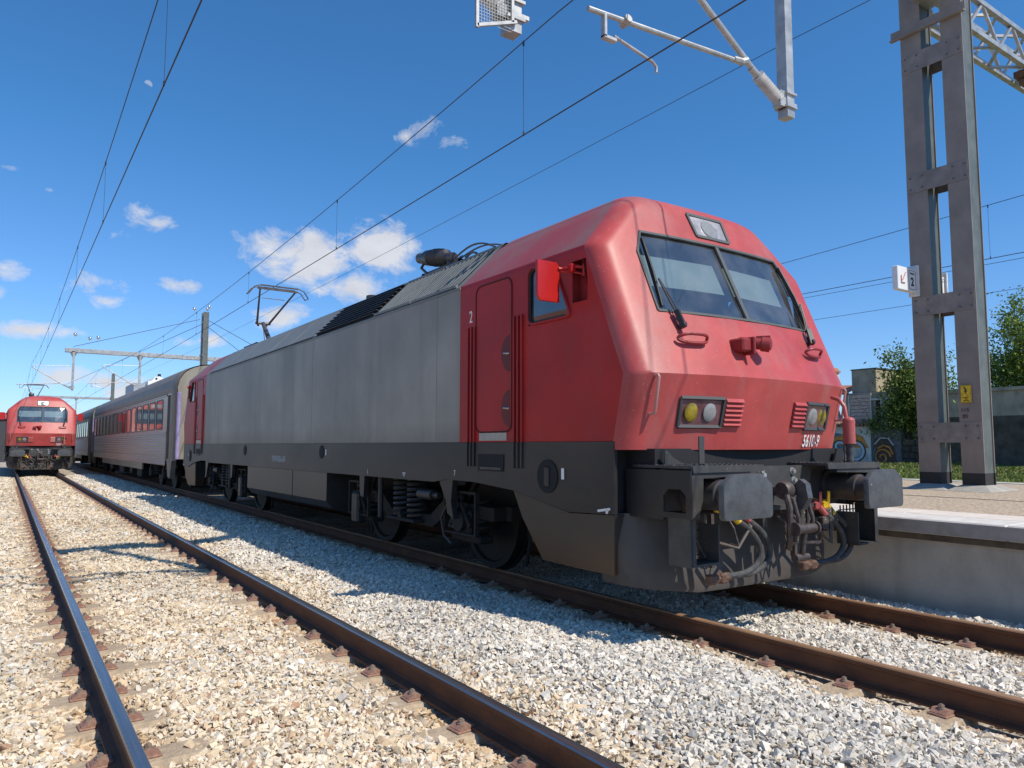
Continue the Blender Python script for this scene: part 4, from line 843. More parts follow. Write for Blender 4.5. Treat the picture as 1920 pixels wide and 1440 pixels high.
LOCO2 = copy_tree(LOCO); LOCO2.location = (X1 + .10, 43.7, 0)
tag(LOCO2, 'small distant red electric locomotive numbered 5607-5 facing the camera on the left-hand track', 'locomotive', 'red electric locomotives')
number(LOCO, '5610-9'); number(LOCO2, '5607-5')
# ================================================================== COACHES
def make_coach():
    root = empty('passenger_coach', (X2, 24.05, 0)); Lc = 25.6
    def prof(z0, z1, rib, n): return [(1.45 + (rib if i % 2 else 0), z0 + (z1 - z0) * i / n) for i in range(n + 1)]
    for s in (-1, 1):
        b = MB(); pr = prof(.78, 1.78, .02, 24); b.grid([[(s * x, y, z) for x, z in pr] for y in (1.5, Lc - 1.5)], False); b.build('lower_side', COACH, root)
        b = MB(); b.grid([[(s * x, y, z) for x, z in ((1.455, 1.78), (1.47, 1.80), (1.47, 1.84), (1.455, 1.86), (1.455, 2.98), (1.475, 3.0), (1.475, 3.03), (1.45, 3.05))] for y in (1.5, Lc - 1.5)], False); b.build('window_band', COACH, root)
        b = MB(); b.box(s * 1.40, s * 1.452, 6.2, Lc - 6, .54, .79); b.box(s * 1.44, s * 1.47, 1.5, Lc - 1.5, 1.06, 1.09); b.build('side_skirt', COACH, root)
    arc = []
    for i in range(25):
        t = i / 24; a = PI * t; x = 1.45 * math.copysign(abs(math.cos(a)) ** .62, math.cos(a)); z = 3.05 + .92 * abs(math.sin(a)) ** .8; k = 1 + (.008 if i % 2 else 0)
        arc.append((x * k, z))
    b = MB(); b.grid([[(x, y, z) for x, z in arc] for y in (1.0, Lc - 1.0)], False)
    for i in range(8):
        for s in (-1, 1):
            z = 3.08 + i * .07; x = 1.455 - .0 * i - (.03 * i * i / 8); b.obox((s * x, 1.0, z), (s * x, Lc - 1.0, z), .016, .02)
    b.build('roof', COACHR, root)
    n = 15
    for i in range(n):
        y = 2.25 + i * 1.5
        for s in (-1, 1):
            f = MB(); w = 1.2
            ro = rrect(y, y + w, 1.93, 2.93, .10); ri = rrect(y + .035, y + w - .035, 1.965, 2.895, .08); k = len(ro)
            f.grid([[(s * 1.456, *p) for p in ro], [(s * 1.47, *p) for p in ro], [(s * 1.47, *p) for p in ri], [(s * 1.45, *p) for p in ri]], False, close=True); o = f.build('window', mat('dark_window_frame', (.05, .05, .052), .5), root)
            g = MB(); g.add([(s * 1.4585, *p) for p in ri], [tuple(range(k))]); g.build('window_pane', COACHG, o, recalc=False)
    for e in (0, 1):
        f = (lambda y: Lc - y) if e else (lambda y: y)
        b = MB(); endp = [(1.36, 1.0), (1.36, 3.05)] + [(x * .95, z - .03) for x, z in arc[1:-1]] + [(-1.36, 3.05), (-1.36, 1.0)]
        b.prism(endp, 'y', f(.30), f(1.0)); b.build('end_wall', COACHE, root)
        b = MB()
        for s in (-1, 1): b.grid([[(s * (1.36 + .09 * math.sin(R(a))), f(.30 + .35 - .35 * math.cos(R(a)) if 1 else 0), z) for a in (0, 30, 60, 90)] for z in (.95, 3.05)], True); b.box(s * 1.35, s * 1.45, f(.6), f(.85), 1.0, 3.05)
        b.grid([[(x * q, f(yy), z0 + (z - z0) * 1) for x, z in arc] for yy, q, z0 in ((.30, .955, 0), (.42, .985, 0), (.75, 1.004, 0), (1.0, 1.006, 0))], True); b.build('end_corner', COACHR, root)
        for s in (-1, 1): b = MB(); b.cyl((s * 1.33, f(.28), 1.0), (s * 1.33, f(.28), 3.05), .06, n=10); b.build('corner_strip', PURP, root)
        b = MB(); b.bbox(-.75, .75, f(.0) if not e else f(.28), f(.28) if not e else f(.0), 1.0, 3.1, .12); b.build('gangway', NAVY, root)
        for s in (-1, 1):
            b = MB(); b.box(s * 1.36, s * 1.40, f(.88), f(1.47), 1.0, 3.0); o = b.build('door', mat('coach_door_dark', (.06, .065, .075), .4), root)
            b = MB(); b.box(s * 1.38, s * 1.455, f(1.44), f(1.51), .95, 3.05); b.box(s * 1.38, s * 1.455, f(.84), f(.89), .95, 3.05); b.box(s * 1.38, s * 1.455, f(.89), f(1.44), 3.0, 3.05); b.build('door_frame', COACH, o)
            b = MB(); b.prism([(f(.5), 1.0), (f(1.4), 1.0), (f(1.1), .45), (f(.75), .40)], 'x', s * 1.30, s * 1.44); b.build('step_fairing', COACHR, root)
        for s in (-1, 1):
            b = MB(); b.cyl((s * .975, f(-.40), 1.05), (s * .975, f(.4), 1.05), .11, n=14); b.cyl((s * .975, f(-.44), 1.05), (s * .975, f(-.40), 1.05), .24, n=18); b.build('buffer', DARKL, root)
        b = MB(); yb = 4.0 if not e else Lc - 4.0
        for s in (-1, 1):
            b.prism([(yb - 1.9, .7), (yb - .9, .66), (yb - .5, .42), (yb + .5, .42), (yb + .9, .66), (yb + 1.9, .7), (yb + 1.9, .55), (yb - 1.9, .55)], 'x', s * 1.05, s * 1.2)
            for dy in (-1.28, 1.28): b.bbox(s * 1.1, s * 1.32, yb + dy - .18, yb + dy + .18, .32, .62, .03); b.obox((s * 1.3, yb + dy - .4, .85), (s * 1.3, yb + dy + .1, .45), .06, .09)
            b.coil((s * 1.2, yb - .2, .42), .12, .5, 6, .022); b.coil((s * 1.2, yb + .2, .42), .12, .5, 6, .022)
        o = b.build('bogie', UNDER, root)
        for dy in (-1.28, 1.28):
            w = MB()
            for s in (-1, 1): w.cyl((s * .8, yb + dy, .46), (s * .94, yb + dy, .46), .46, n=28)
            w.cyl((-.8, yb + dy, .46), (.8, yb + dy, .46), .08, n=10); w.build('wheelset', mat('wheel_steel', (.022, .019, .017)), o)
    for (a, c, z0) in ((7.0, 8.1, .22), (9.5, 10.2, .3), (12, 13.5, .25), (16, 17, .3)):
        b = MB(); b.bbox(-1.35, 1.35, a, c, z0, .8, .03); b.build('underfloor_box', UNDER, root)
    b = MB(); b.box(-1.3, 1.3, 1, Lc - 1, .8, 1.0); b.build('underframe', BLACK, root)
    return root
C1 = make_coach(); tag(C1, 'ribbed stainless steel coach coupled right behind the big locomotive', 'coach', 'stainless steel coaches')
C2 = copy_tree(C1); C2.location = (X2, 24.05 + 26.3, 0); tag(C2, 'second ribbed steel coach, seen farther off beside the distant locomotive', 'coach', 'stainless steel coaches')
b = MB(); rg = random.Random(5)
for k in range(9):
    x = -1.0 + (k % 3) * .13; z = 2.25 - (k // 3) * .2; b.tube([(x + rg.uniform(0, .1), .293, z + rg.uniform(-.06, .06)) for _ in range(5)], .008, 4)
b.build('scrawl', mat('white_scrawl', (.7, .7, .7), .7), C1)
# ================================================================== PLATFORM
XE = 7.4585; ZP = .71
pg = mat('platform_gravel', (.30, .215, .14), .95, scale=20, col2=(.66, .53, .38), bump=1.0, bscale=40, grime=((.24, .19, .14), 30, .8, (1, 1, 1)), detail=4)
b = MB(); b.add([(8.55, -30, ZP - .003), (15.7, -30, ZP - .003), (15.7, 400, ZP - .003), (8.55, 400, ZP - .003)], [(0, 1, 2, 3)]); tag(b.build('platform_pavement', pg, recalc=False), kind='structure')
b = MB(); b.box(8.3, 16.0, -30, 400, -.3, ZP - .02); tag(b.build('platform_fill', CONC), kind='structure')
b = MB(); b.box(15.68, 15.98, -30, 400, ZP - .1, ZP + .012); tag(b.build('platform_back_kerb', COPE), kind='structure')
pe = empty('platform_edge_wall', (XE, 0, 0)); tag(pe, 'concrete platform edge wall with pale coping, right of the locomotive', 'platform wall')
b = MB(); y = -16.014
while y < 120:
    b.bbox(.10, .9, y + .012, y + 4.488, -.4, .51, .012); y += 4.5
b.build('wall_panel', CONC, pe)
b = MB(); b.box(.14, .9, -16, 120, -.3, .52); b.build('wall_core', BLACK, pe)
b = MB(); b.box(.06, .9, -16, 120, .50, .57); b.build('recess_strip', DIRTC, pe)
b = MB(); y = -12.0
while y < 120: b.bbox(0, .55, y + .004, y + 1.496, .567, ZP, .012); y += 1.5
b.build('coping', COPE, pe)
b = MB(); b.box(-.003, 0, -12, 120, .572, ZP - .014); b.build('coping_shade_sheet', mat('shaded_coping_face', (.34, .31, .28), .8, var=.15, scale=5, grime=((.2, .17, .14), 4, .6, (1, 1, 1))), pe)  # thin darker sheet: shade of the coping front put into its colour
b = MB(); y = -12.0
while y < 120: b.bbox(.558, 1.10, y + .003, y + .597, .6, ZP + .001, .004); y += .6
b.build('tactile_strip', mat('pale_cement_strip', (.66, .58, .49), .85, var=.07, scale=9, bump=.1), pe)
b = MB(); b.obox((10.85, -3, ZP + .001), (10.95, 40, ZP + .001), .03, .004); tag(b.build('pavement_joint', mat('joint_line', (.25, .2, .16), .9)), kind='structure')
# ================================================================== GANTRIES
def I_col(b, x0, x1, y0, y1, z0, z1, t=.018, web=None):
    b.box(x0, x0 + t, y0, y1, z0, z1); b.box(x1 - t, x1, y0, y1, z0, z1); ym = y0 + .03; (b if web is None else web).box(x0 + t, x1 - t, ym - .01, ym + .01, z0, z1)
def make_gantry(far=False):
    root = empty('catenary_gantry', (12.8, 5.95, 0)); ox, oy = 12.8, 5.95; ZB = ZP + .08
    for (a, c) in ((-.545, -.205), (.125, .47)):
        b = MB(); wb = MB(); I_col(b, 0, .37, a, c, ZB + .2, 12.2, web=wb); b.build('column_flange', MASTM, root); wb.build('column_web', mat('greenish_zinc_web', (.115, .13, .12), .5, metal=.1, var=.2, scale=3, grime=((.17, .19, .18), 9, .5, (1, 1, .4))), root)
        b = MB(); I_col(b, -.002, .372, a - .002, c + .002, ZB, ZB + .2, .024); b.build('column_foot', BITUM, root)
        b = MB(); b.add([(-.34, a - .22, ZP), (.7, a - .22, ZP), (.7, c + .12, ZP), (-.34, c + .12, ZP), (-.02, a - .01, ZB + .01), (.39, a - .01, ZB + .01), (.39, c + .01, ZB + .01), (-.02, c + .01, ZB + .01)], [(4, 5, 6, 7), (0, 1, 5, 4), (1, 2, 6, 5), (2, 3, 7, 6), (3, 0, 4, 7)]); b.build('base_mortar', mat('base_mortar', (.36, .33, .28), .9, bump=.3), root)
    for i, zc in enumerate((1.645, 3.80, 5.96, 8.12, 10.3)):
        for xx in ((-.012, -.001), (.371, .382)):
            b = MB(); b.box(xx[0], xx[1], -.53, .455, zc - .165, zc + .165); o = b.build('batten_plate', mat('batten_steel', (.25, .22, .20), .55, metal=.1, var=.2, scale=4, grime=((.17, .15, .135), 5, .6, (1, 1, 1))), root)
            if xx[0] < 0:
                b = MB()
                for yy in (-.48, -.30, .20, .40):
                    for dz in (-.1, .1): b.cyl((-.010, yy, zc + dz), (-.026, yy, zc + dz), .020, .015, 8)
                b.build('rivet', mat('rusty_rivet', (.15, .125, .11), .6), o)
                b = MB()
                for dz in (-.1, .1): b.cyl((.2, -.385, zc + dz), (.2, -.40, zc + dz), .02, .016, 8)
                b.build('rivet', GALV, o)
    b = MB(); b.prism([(-.012, 8.62), (-.09, 8.62), (-.09, 8.64), (-.03, 8.64), (-.03, 8.80), (-.012, 8.80)], 'y', -.62, .62); b.build('support_angle', MASTM, root)
    # lattice beam
    x0, x1 = 3.35 - ox, 26.0 - ox; zt, zb = 9.52, 8.88; b = MB()
    if not far: b.bbox(x0, .36, -.18, .18, 9.14, 9.52, .02); b.build('box_beam', GALV, root); b = MB(); x0 = .37
    if far:
        b.bbox(x0, x1, -.18, .18, 8.28, 8.60, .02)
        for i in range(9): b.box(x0 + .8 + i * 2.4, x0 + .9 + i * 2.4, -.2, .2, 8.26, 8.62)
        b.build('box_beam', GALV, root); b = MB()
    for y in (() if far else (-.22, .22)):
        for z in (zt, zb): b.obox((x0, y, z), (x1, y, z), .09, .09)
        x = x0; i = 0
        while x < x1 - .5:
            b.obox((x, y, zb if i % 2 else zt), (x + .62, y, zt if i % 2 else zb), .05, .05); x += .62; i += 1
    x = x0 if not far else 99; i = 0
    while x < x1 - .5:
        b.obox((x, -.22 if i % 2 else .22, zt), (x + .62, .22 if i % 2 else -.22, zt), .04, .05); b.obox((x, -.22 if i % 2 else .22, zb), (x + .62, .22 if i % 2 else -.22, zb), .05, .04); x += .62; i += 1
    if not far: b.build('lattice_beam', GALV, root)
    for (xt, zt_, track) in ((3.905 - ox, 5.44, X1), (8.33 - ox, 5.74, X2), (16.35 - ox, 8.70, None)):
        if track is None:
            if far: continue
            b = MB(); b.box(xt - .14, xt + .3, -.3, .0, 8.72, 8.84); b.box(xt - .05, xt + .3, -.3, -.05, 8.60, 8.70); b.build('hanger_bracket', mat('rusty_bracket', (.12, .07, .05), .7), root); continue
        yo = -.25; b = MB(); b.box(xt - .075, xt + .075, yo - .075, yo + .075, zt_, 8.3 if far else 9.16)
        if far: b.lathe((xt, 0, 7.95), (xt, 0, 8.28), [(0, .09), (1, .24)], 10)
        o = b.build('drop_tube', GALV, root)
        c = MB(); c.box(xt - .105, xt + .105, yo - .10, yo + .10, zt_ + .12, zt_ + .15); c.box(xt - .105, xt + .105, yo - .10, yo + .10, zt_ + .30, zt_ + .33); c.box(xt - .2, xt - .075, yo - .06, yo + .06, zt_ + .12, zt_ + .33); c.box(xt + .09, xt + .2, yo - .03, yo + .03, zt_ + .2, zt_ + .24); c.box(xt - .12, xt + .12, yo - .12, yo + .12, 8.35, 8.40); c.build('clamp', GALV, o)
        def Q(dx, dz, dy=0): return (xt + dx, yo + dy, zt_ + dz)
        ins = MB(); prf = []
        for i in range(25): prf.append((i / 24, .038 if i % 2 else .085))
        ins.lathe(Q(-.17, .22), Q(-.58, .42), prf, 14); ins.build('insulator', INS, o)
        g = MB(); g.cyl(Q(-.52, .39), Q(-.72, .485), .045, n=10); g.cyl(Q(-.62, .44), Q(-2.55, 1.62), .038, n=10)
        g.cyl(Q(-1.0, .48, -.02), Q(-3.45, .31, -.02), .030, n=10); g.cyl(Q(-.93, .50, -.02), Q(-1.08, .48, -.02), .042, n=8); g.cyl(Q(-.92, .50), Q(-.80, .56), .045, n=8)
        g.bbox(xt - 3.24, xt - 3.20, yo - .05, yo + .02, zt_ + .06, zt_ + .34, .006); g.bbox(xt - 3.24, xt - 3.06, yo - .05, yo + .02, zt_ + .05, zt_ + .09, .006); g.cyl(Q(-2.9, .37, -.07), Q(-2.9, .34, .05), .05, n=8)
        g.tube([Q(-3.08, .12, -.02), Q(-2.50, .01, -.02), Q(-2.44, -.03, -.02), Q(-2.44, -.10, -.02)], .018, 8)
        g.tube([Q(-.08, 1.80 if far else 2.9), Q(-2.45, 1.72)], .022, 6); g.sphere(Q(-2.52, 1.62), .05, 8)
        g.build('cantilever', GALV, o)
        for i in range(2):
            pass
    return root
G1 = make_gantry(); tag(G1, 'massive twin-column steel catenary mast on the platform with lattice beam overhead', 'catenary gantry', 'catenary gantries over the tracks')
G2 = make_gantry(True); G2.location = (12.8, 63.0, -.02); tag(G2, 'middle-distance catenary gantry whose mast rises behind the coach roof', 'catenary gantry', 'catenary gantries over the tracks')
G3 = copy_tree(G2); G3.location = (12.8, 124.5, -.1); tag(G3, 'farthest catenary gantry, small above the distant coach', 'catenary gantry', 'catenary gantries over the tracks')
# wire mesh guard beside the left drop tube of the near gantry
wg = empty('mesh_guard', (3.45, 5.6, 5.3)); tag(wg, 'galvanised wire mesh guard frame hanging at the top edge over the left-hand track', 'mesh guard')
b = MB(); fr_ = [(0, 0, .05), (0, 0, .95), (.36, 0, .95), (.36, 0, .18)]
b.obox((0, 0, .02), (0, 0, .95), .03, .03); b.obox((0, 0, .04), (.45, 0, .22), .03, .03); b.obox((0, 0, .95), (.40, 0, .95), .03, .03); b.obox((.40, 0, .95), (.40, 0, .2), .03, .03); b.build('guard_frame', GALV, wg)
b = MB()
for i in range(12): b.obox((.03 * i + .02, 0, .06 + .012 * i), (.03 * i + .02, 0, .94), .003, .003)
for i in range(26): b.obox((.01, 0, .10 + .032 * i), (.39, 0, .10 + .032 * i + (.0)), .003, .003)
b.build('wire_mesh', GALV, wg)
# ------------------------------------------------------------------ wires
def wire_run(name, xf, zc, zm, y0, y1, label, drops, r=.0075):
    e = empty(name, (xf(y0), y0, 0)); X0 = xf(y0); tag(e, label, 'catenary wire', 'overhead contact lines')
    ysn = np.linspace(y0, y1, 90)
    b = MB(); b.tube([(xf(y) - X0, y - y0, zc(y)) for y in ysn], r * 1.15, 6); b.build('contact_wire', WIRE, e)
    b = MB(); b.tube([(xf(y) - X0, y - y0, zm(y)) for y in ysn], r, 6); b.build('messenger_wire', WIRE, e)
    for y in drops:
        b = MB(); q = xf(y) - X0; b.tube([(q, y - y0, zm(y)), (q + .004, y - y0 + .01, (zm(y) + zc(y)) / 2), (q, y - y0, zc(y))], .0032, 5)
        b.cyl((q, y - y0, zm(y) + .01), (q, y - y0, zm(y) - .06), .014, n=6); b.cyl((q, y - y0, zc(y) - .01), (q, y - y0, zc(y) + .05), .012, n=6); b.build('dropper', WIRE, e)
def zmess(top, sag):
    def f(y):
        k = math.floor((y - 5.7) / 57.3); t = ((y - 5.7) / 57.3 - k); return top - sag * 4 * t * (1 - t)
    return f
wire_run('catenary_line', lambda y: 5.678, lambda y: 5.735 - .007 * min(y, 30), zmess(7.14, .80), -40, 160, 'paired overhead wires with droppers above the big locomotive', [-1.2, 7.98, 14.93, 21.9, 29, 36, 43, 50, 57, 66, 74, 82])
wire_run('catenary_line', lambda y: 1.36 + .0 * y, lambda y: 5.70, zmess(7.40, .85), -40, 160, 'paired overhead wires with droppers over the left-hand track', [2.5, 9.3, 15.9, 22.4, 30, 38, 46, 54, 60, 70, 80])
wire_run('catenary_line', lambda y: 18.6, lambda y: 5.75, zmess(7.1, .75), -60, 160, 'paired overhead wires crossing behind the big mast, with one dropper at the right', [-6, 1.0, 7.5, 15, 22, 29])
def single(pts, label, r=.006, name='overhead_wire'):
    b = MB(); o = Vector(pts[0]); b.tube([Vector(p) - o for p in pts], r, 6); q = b.build(name, WIRE); q.location = o; tag(q, label, 'wire', 'single overhead wires'); return q
single([(9.0, y, 7.22 - .9 * 4 * ((y + 51.6) % 57.3) / 57.3 * (1 - ((y + 51.6) % 57.3) / 57.3) * .2) for y in np.linspace(-40, 120, 60)], 'thin feeder wire running above the locomotive roof, right of the contact line', .005)
single([(18.62, y, 5.63) for y in (-60, 160)], 'second single wire just under the contact wire behind the mast', .006)
single([(22.8, y, 5.75) for y in (-60, 160)], 'lowest single wire crossing the sky behind the mast at the right', .007)
single([(12.6, 63, 11.6), (3.9, 63.3, 8.75)], 'stay wire sloping from the distant mast top to its beam', .02)
single([(12.9, 63, 11.3), (7, 124, 10.2)], 'wire leaving the distant mast top towards the farthest gantry', .02)
single([(13.0, 63, 11.7), (30, 75, 6.5)], 'upper stay wire falling right of the distant mast', .02)
single([(13.0, 63, 11.2), (30, 85, 5.8)], 'lower stay wire falling right of the distant mast', .02)
BALL = [(12.05, 62.6, 12.35), (13.05, 62.6, 12.45), (13.25, 63, 12.7), (3.95, 63, 9.62), (4.9, 63, 9.40), (5.45, 63, 9.50)]
for i, p in enumerate(BALL):
    e = empty('bird_deterrent_ball', (p[0], p[1], p[2] - .5)); b = MB(); b.sphere((0, 0, .5), .14, 12); b.build('mirror_ball', mat('mirror_ball', (.8, .8, .82), .12, metal=.9), e); b = MB(); b.cyl((0, 0, -.1), (0, 0, .42), .008, n=5); b.build('rod', GALV, e)
    tag(e, ['leftmost silvery ball over the distant mast top', 'middle silvery ball over the distant mast top', 'rightmost silvery ball over the distant mast top', 'left end silvery ball above the distant beam end', 'middle silvery ball above the distant beam end', 'right silvery ball above the distant beam end'][i], 'bird deterrent', 'silvery balls on the distant gantry')
# ------------------------------------------------------------------ signs on the near mast
def platform_sign(x, label, arrow=True):
    e = empty('platform_sign', (x, 6.36, 4.25)); tag(e, label, 'sign', 'platform number signs')
    b = MB(); b.bbox(-.34, .26, -.05, .05, -.21, .19, .008); b.build('sign_box', mat('sign_white', (.78, .78, .78), .4, var=.03), e)
    b = MB(); b.bbox(.26, .30, -.09, .09, -.27, .27, .006); b.build('fixing_plate', mat('sign_plate', (.68, .68, .66), .5), e)
    b = MB()
    for p in rrect(.02, .235, -.17, .15, .02): pass
    b.tube([(p[0], -.051, p[1]) for p in rrect(.015, .235, -.17, .15, .02)], .004, 4, True); b.build('sign_border', mat('sign_ink', (.03, .03, .035), .6), e)
    text('2', .20, 'sign_number', mat('sign_ink', (.03, .03, .035)), e, frame_mtx((.125, -.052, -.045), (1, 0, 0), (0, 0, 1)), 1, bold=.006)
    text('LINHA', .05, 'sign_word', mat('sign_ink', (.03, .03, .035)), e, frame_mtx((.125, -.052, .10), (1, 0, 0), (0, 0, 1)), 1)
    b = MB(); b.obox((-.10, -.052, .10), (-.22, -.052, -.06), .004, .035, up=(0, 1, 0)); b.obox((-.245, -.0525, .03), (-.245, -.0525, -.09), .004, .03, up=(0, 1, 0)); b.obox((-.25, -.053, -.085), (-.12, -.053, -.085), .004, .03, up=(0, 1, 0)); b.build('arrow', mat('faded_pink_arrow', (.62, .33, .30), .7), e)
platform_sign(12.5, 'white box sign with pink arrow and number 2 on the left of the big mast')
platform_sign(13.5, 'white box sign half hidden, glimpsed through the gap of the big mast')
e = empty('warning_sign', (12.78, 5.62, 2.28)); tag(e, 'yellow high voltage warning plate on the right column of the big mast', 'sign')
b = MB(); b.bbox(-.004, .004, -.085, .085, -.16, .13, .003); b.build('plate', YEL, e)
b = MB(); b.prism([(.01, .10), (-.025, .02), (-.003, .02), (-.02, -.045), (.03, .035), (.008, .035), (.03, .10)], 'x', -.006, -.0045); b.tube([(-.005, *p) for p in rrect(-.078, .078, -.152, .122, .01)], .0025, 4, True); b.build('lightning_symbol', mat('sign_ink', (.03, .03, .035)), e)
for i, (t, z) in enumerate((('PERIGO', -.075), ('DE', -.10), ('MORTE', -.125))): text(t, .026, 'sign_word', mat('sign_ink', (.03, .03, .035)), e, frame_mtx((-.0055, 0, z), (0, -1, 0), (0, 0, 1)), 1)
text('115', .085, 'mast_number', mat('mast_ink', (.05, .05, .05), .7), G1, frame_mtx((-.014, -.30, 2.0), (0, -1, 0), (0, 0, 1)), 1)
text('05', .085, 'mast_number', mat('mast_ink', (.05, .05, .05)), G1, frame_mtx((-.014, -.30, 1.90), (0, -1, 0), (0, 0, 1)), 1)
# ================================================================== BACKGROUND RIGHT
grassm = attr_mat('grass_blades', .8, 0, 5, trans=.25)
gr = mat('grassy_earth', (.10, .13, .035), .95, scale=1.2, col2=(.20, .19, .08), bump=.4, bscale=12)
b = MB(); gx = np.concatenate([np.arange(16, 31, 5.), np.arange(31, 60, .8)]); gy = np.arange(-20, 60, 1.6)
def gz(x, y):
    return -.05 + (.55 * min(1, max(0, (x - 29) / 6))) + .06 * math.sin(x * 1.7 + y) * (x > 31)
b.grid([[(x, y, gz(x, y)) for x in gx] for y in gy], True); tag(b.build('grass_bank', gr, recalc=False), kind='structure')
def leaf_mesh(name, P, s, C, m, parent=None, elong=1.0, up=0.0):
    n = len(P); d = np.random.normal(size=(n, 3)); d[:, 2] += up; d /= np.linalg.norm(d, axis=1)[:, None]; e_ = np.random.normal(size=(n, 3)); u = np.cross(d, e_); u /= np.linalg.norm(u, axis=1)[:, None]
    s = s[:, None]; A = P - d * s * elong; B = P + u * s * .45; D = P + d * s * elong; E_ = P - u * s * .45
    V = np.stack([A, B, D, E_], 1).reshape(-1, 3); me = bpy.data.meshes.new(name); me.vertices.add(len(V)); me.vertices.foreach_set('co', V.astype(np.float32).ravel())
    me.loops.add(4 * n); me.loops.foreach_set('vertex_index', np.arange(4 * n, dtype=np.int32)); me.polygons.add(n); me.polygons.foreach_set('loop_start', np.arange(0, 4 * n, 4, dtype=np.int32)); me.update(calc_edges=True)
    at = me.color_attributes.new('Col', 'FLOAT_COLOR', 'POINT'); at.data.foreach_set('color', np.repeat(np.concatenate([C, np.ones((n, 1))], 1), 4, 0).astype(np.float32).ravel())
    me.materials.append(m); o = bpy.data.objects.new(name, me); COL.objects.link(o)
    if parent is not None: o.parent = parent
    return o
n = 26000; P = np.empty((n, 3)); P[:, 0] = np.random.uniform(30.5, 36, n); P[:, 1] = np.random.uniform(8, 32, n); P[:, 2] = [gz(a, c) + .06 for a, c in P[:, :2]]
gc = np.array([(.16, .22, .04), (.10, .17, .03), (.30, .28, .12), (.22, .26, .07)])[np.random.randint(0, 4, n)] * np.random.uniform(.7, 1.3, (n, 1))
tag(leaf_mesh('grass', P, np.random.uniform(.04, .10, n), gc, grassm, elong=1, up=2.5), 'rough green and straw coloured grass behind the platform', 'grass', kind='stuff')
leafm = attr_mat('tree_leaves', .55, 0, 5, trans=.3)
barkm = mat('tree_bark', (.12, .10, .08), .9, var=.3, bump=.4)
def tree(x, y, z, H, crown, nleaf, label, seed, s0=.16, dark=1.0, openness=.5):
    rs = np.random.RandomState(seed); rg = random.Random(seed); e = empty('tree', (x, y, z)); tag(e, label, 'tree', 'trees behind the platform')
    b = MB(); b.tube([(0, 0, -.3), (.05, .03, H * .2), (-.05, .1, H * .4), (.02, .05, H * .6)], .11, 8)
    tips = []
    cx, cy, cz, rx, ry, rz = crown
    for i in range(26):
        a = rg.uniform(0, 2 * PI); t = rg.uniform(.15, .6); p0 = Vector((0, .05, H * t)); d = rs.normal(size=3); d /= np.linalg.norm(d); r_ = rg.uniform(.55, 1.0)
        p2 = Vector((cx + d[0] * rx * r_, cy + d[1] * ry * r_, cz + d[2] * rz * r_)); p1 = p0.lerp(p2, .5) + Vector((0, 0, .2)); b.tube([p0, p1, p2], .028, 5); tips += [p1.lerp(p2, .4), p2]
        for j in range(3): q = p2 + Vector(rs.normal(size=3) * .45); b.tube([p1.lerp(p2, .6), q], .010, 4); tips.append(q)
    b.build('trunk', barkm, e)
    T_ = np.array([t[:] for t in tips]); k = rs.randint(0, len(T_), nleaf); P = T_[k] + rs.normal(size=(nleaf, 3)) * openness * rs.uniform(.3, 1, (nleaf, 1))
    base = np.array([(.12, .175, .03), (.085, .13, .025), (.20, .27, .045), (.28, .33, .07)])[rs.choice(4, nleaf, p=[.35, .3, .25, .1])] * rs.uniform(.7, 1.3, (nleaf, 1)) * dark
    leaf_mesh('crown', P, rs.uniform(.5, 1.2, nleaf) * s0 * .5, base, leafm, e)
tree(36.6, 18.75, .4, 5.6, (0, 0, 3.2, .9, .85, 2.2), 11000, 'dense dark leafy tree left of the big mast in front of the ruin', 11, .20, .9, .42)
tree(37.0, 17.6, .4, 6.2, (0, -.2, 3.0, .9, 1.1, 2.4), 9000, 'leafy tree seen through the gap of the big mast', 13, .20, .95, .45)
tree(41.5, 15.5, 1.5, 7.2, (0, -.3, 4.1, 1.9, 2.5, 2.9), 24000, 'tall airy tree with thin branches rising above the wall right of the mast', 12, .20, 1.25, .5)
tree(41.5, 11.4, 1.5, 7.2, (0, 0, 4.2, 1.9, 2.4, 2.9), 20000, 'airy tree at the right edge above the dark wall', 17, .20, 1.2, .5)
stone = mat('dark_rubble_stone', (.045, .04, .03), .9, scale=2, col2=(.13, .11, .085), bump=.8, bscale=7)
plast = mat('stained_plaster', (.72, .69, .62), .85, scale=1.2, col2=(.52, .50, .46), grime=((.2, .17, .14), 2, .6, (1, 1, .5)), bump=.2)
gconc = mat('grey_render', (.42, .36, .28), .9, scale=1.4, col2=(.29, .25, .20), bump=.2, grime=((.15, .125, .10), 2.5, .7, (1, 1, .4)))
ycon = mat('ochre_render', (.46, .39, .26), .9, scale=1.1, col2=(.38, .31, .21), grime=((.22, .12, .08), 2, .6, (1, 1, .4)), bump=.2)
tile = mat('terracotta_tiles', (.42, .16, .08), .85, scale=4, col2=(.28, .13, .08), bump=.5, bscale=9)
e = empty('boundary_wall', (36, 8, 0)); tag(e, 'tall dark stained boundary wall right of the big mast', 'wall')
b = MB(); b.box(0, .45, -18, 9.4, .2, 2.75); b.build('stone_base', stone, e)
b = MB(); b.box(.02, .4, -18, 9.3, 2.75, 3.85); b.build('rendered_top', gconc, e)
b = MB(); b.box(-.08, .5, -18, 9.35, 3.85, 4.0); b.build('capping', gconc, e)
text('F R U', .75, 'graffiti', mat('black_spray', (.06, .06, .07), .8), e, frame_mtx((.015, 3.4, 3.2), (0, -1, 0), (0, 0, 1)), 1.0, bold=.01)
e = empty('stone_wall', (36.1, 18, 0)); tag(e, 'low rubble stone wall under the tree left of the big mast', 'wall')
b = MB(); rg = random.Random(9)
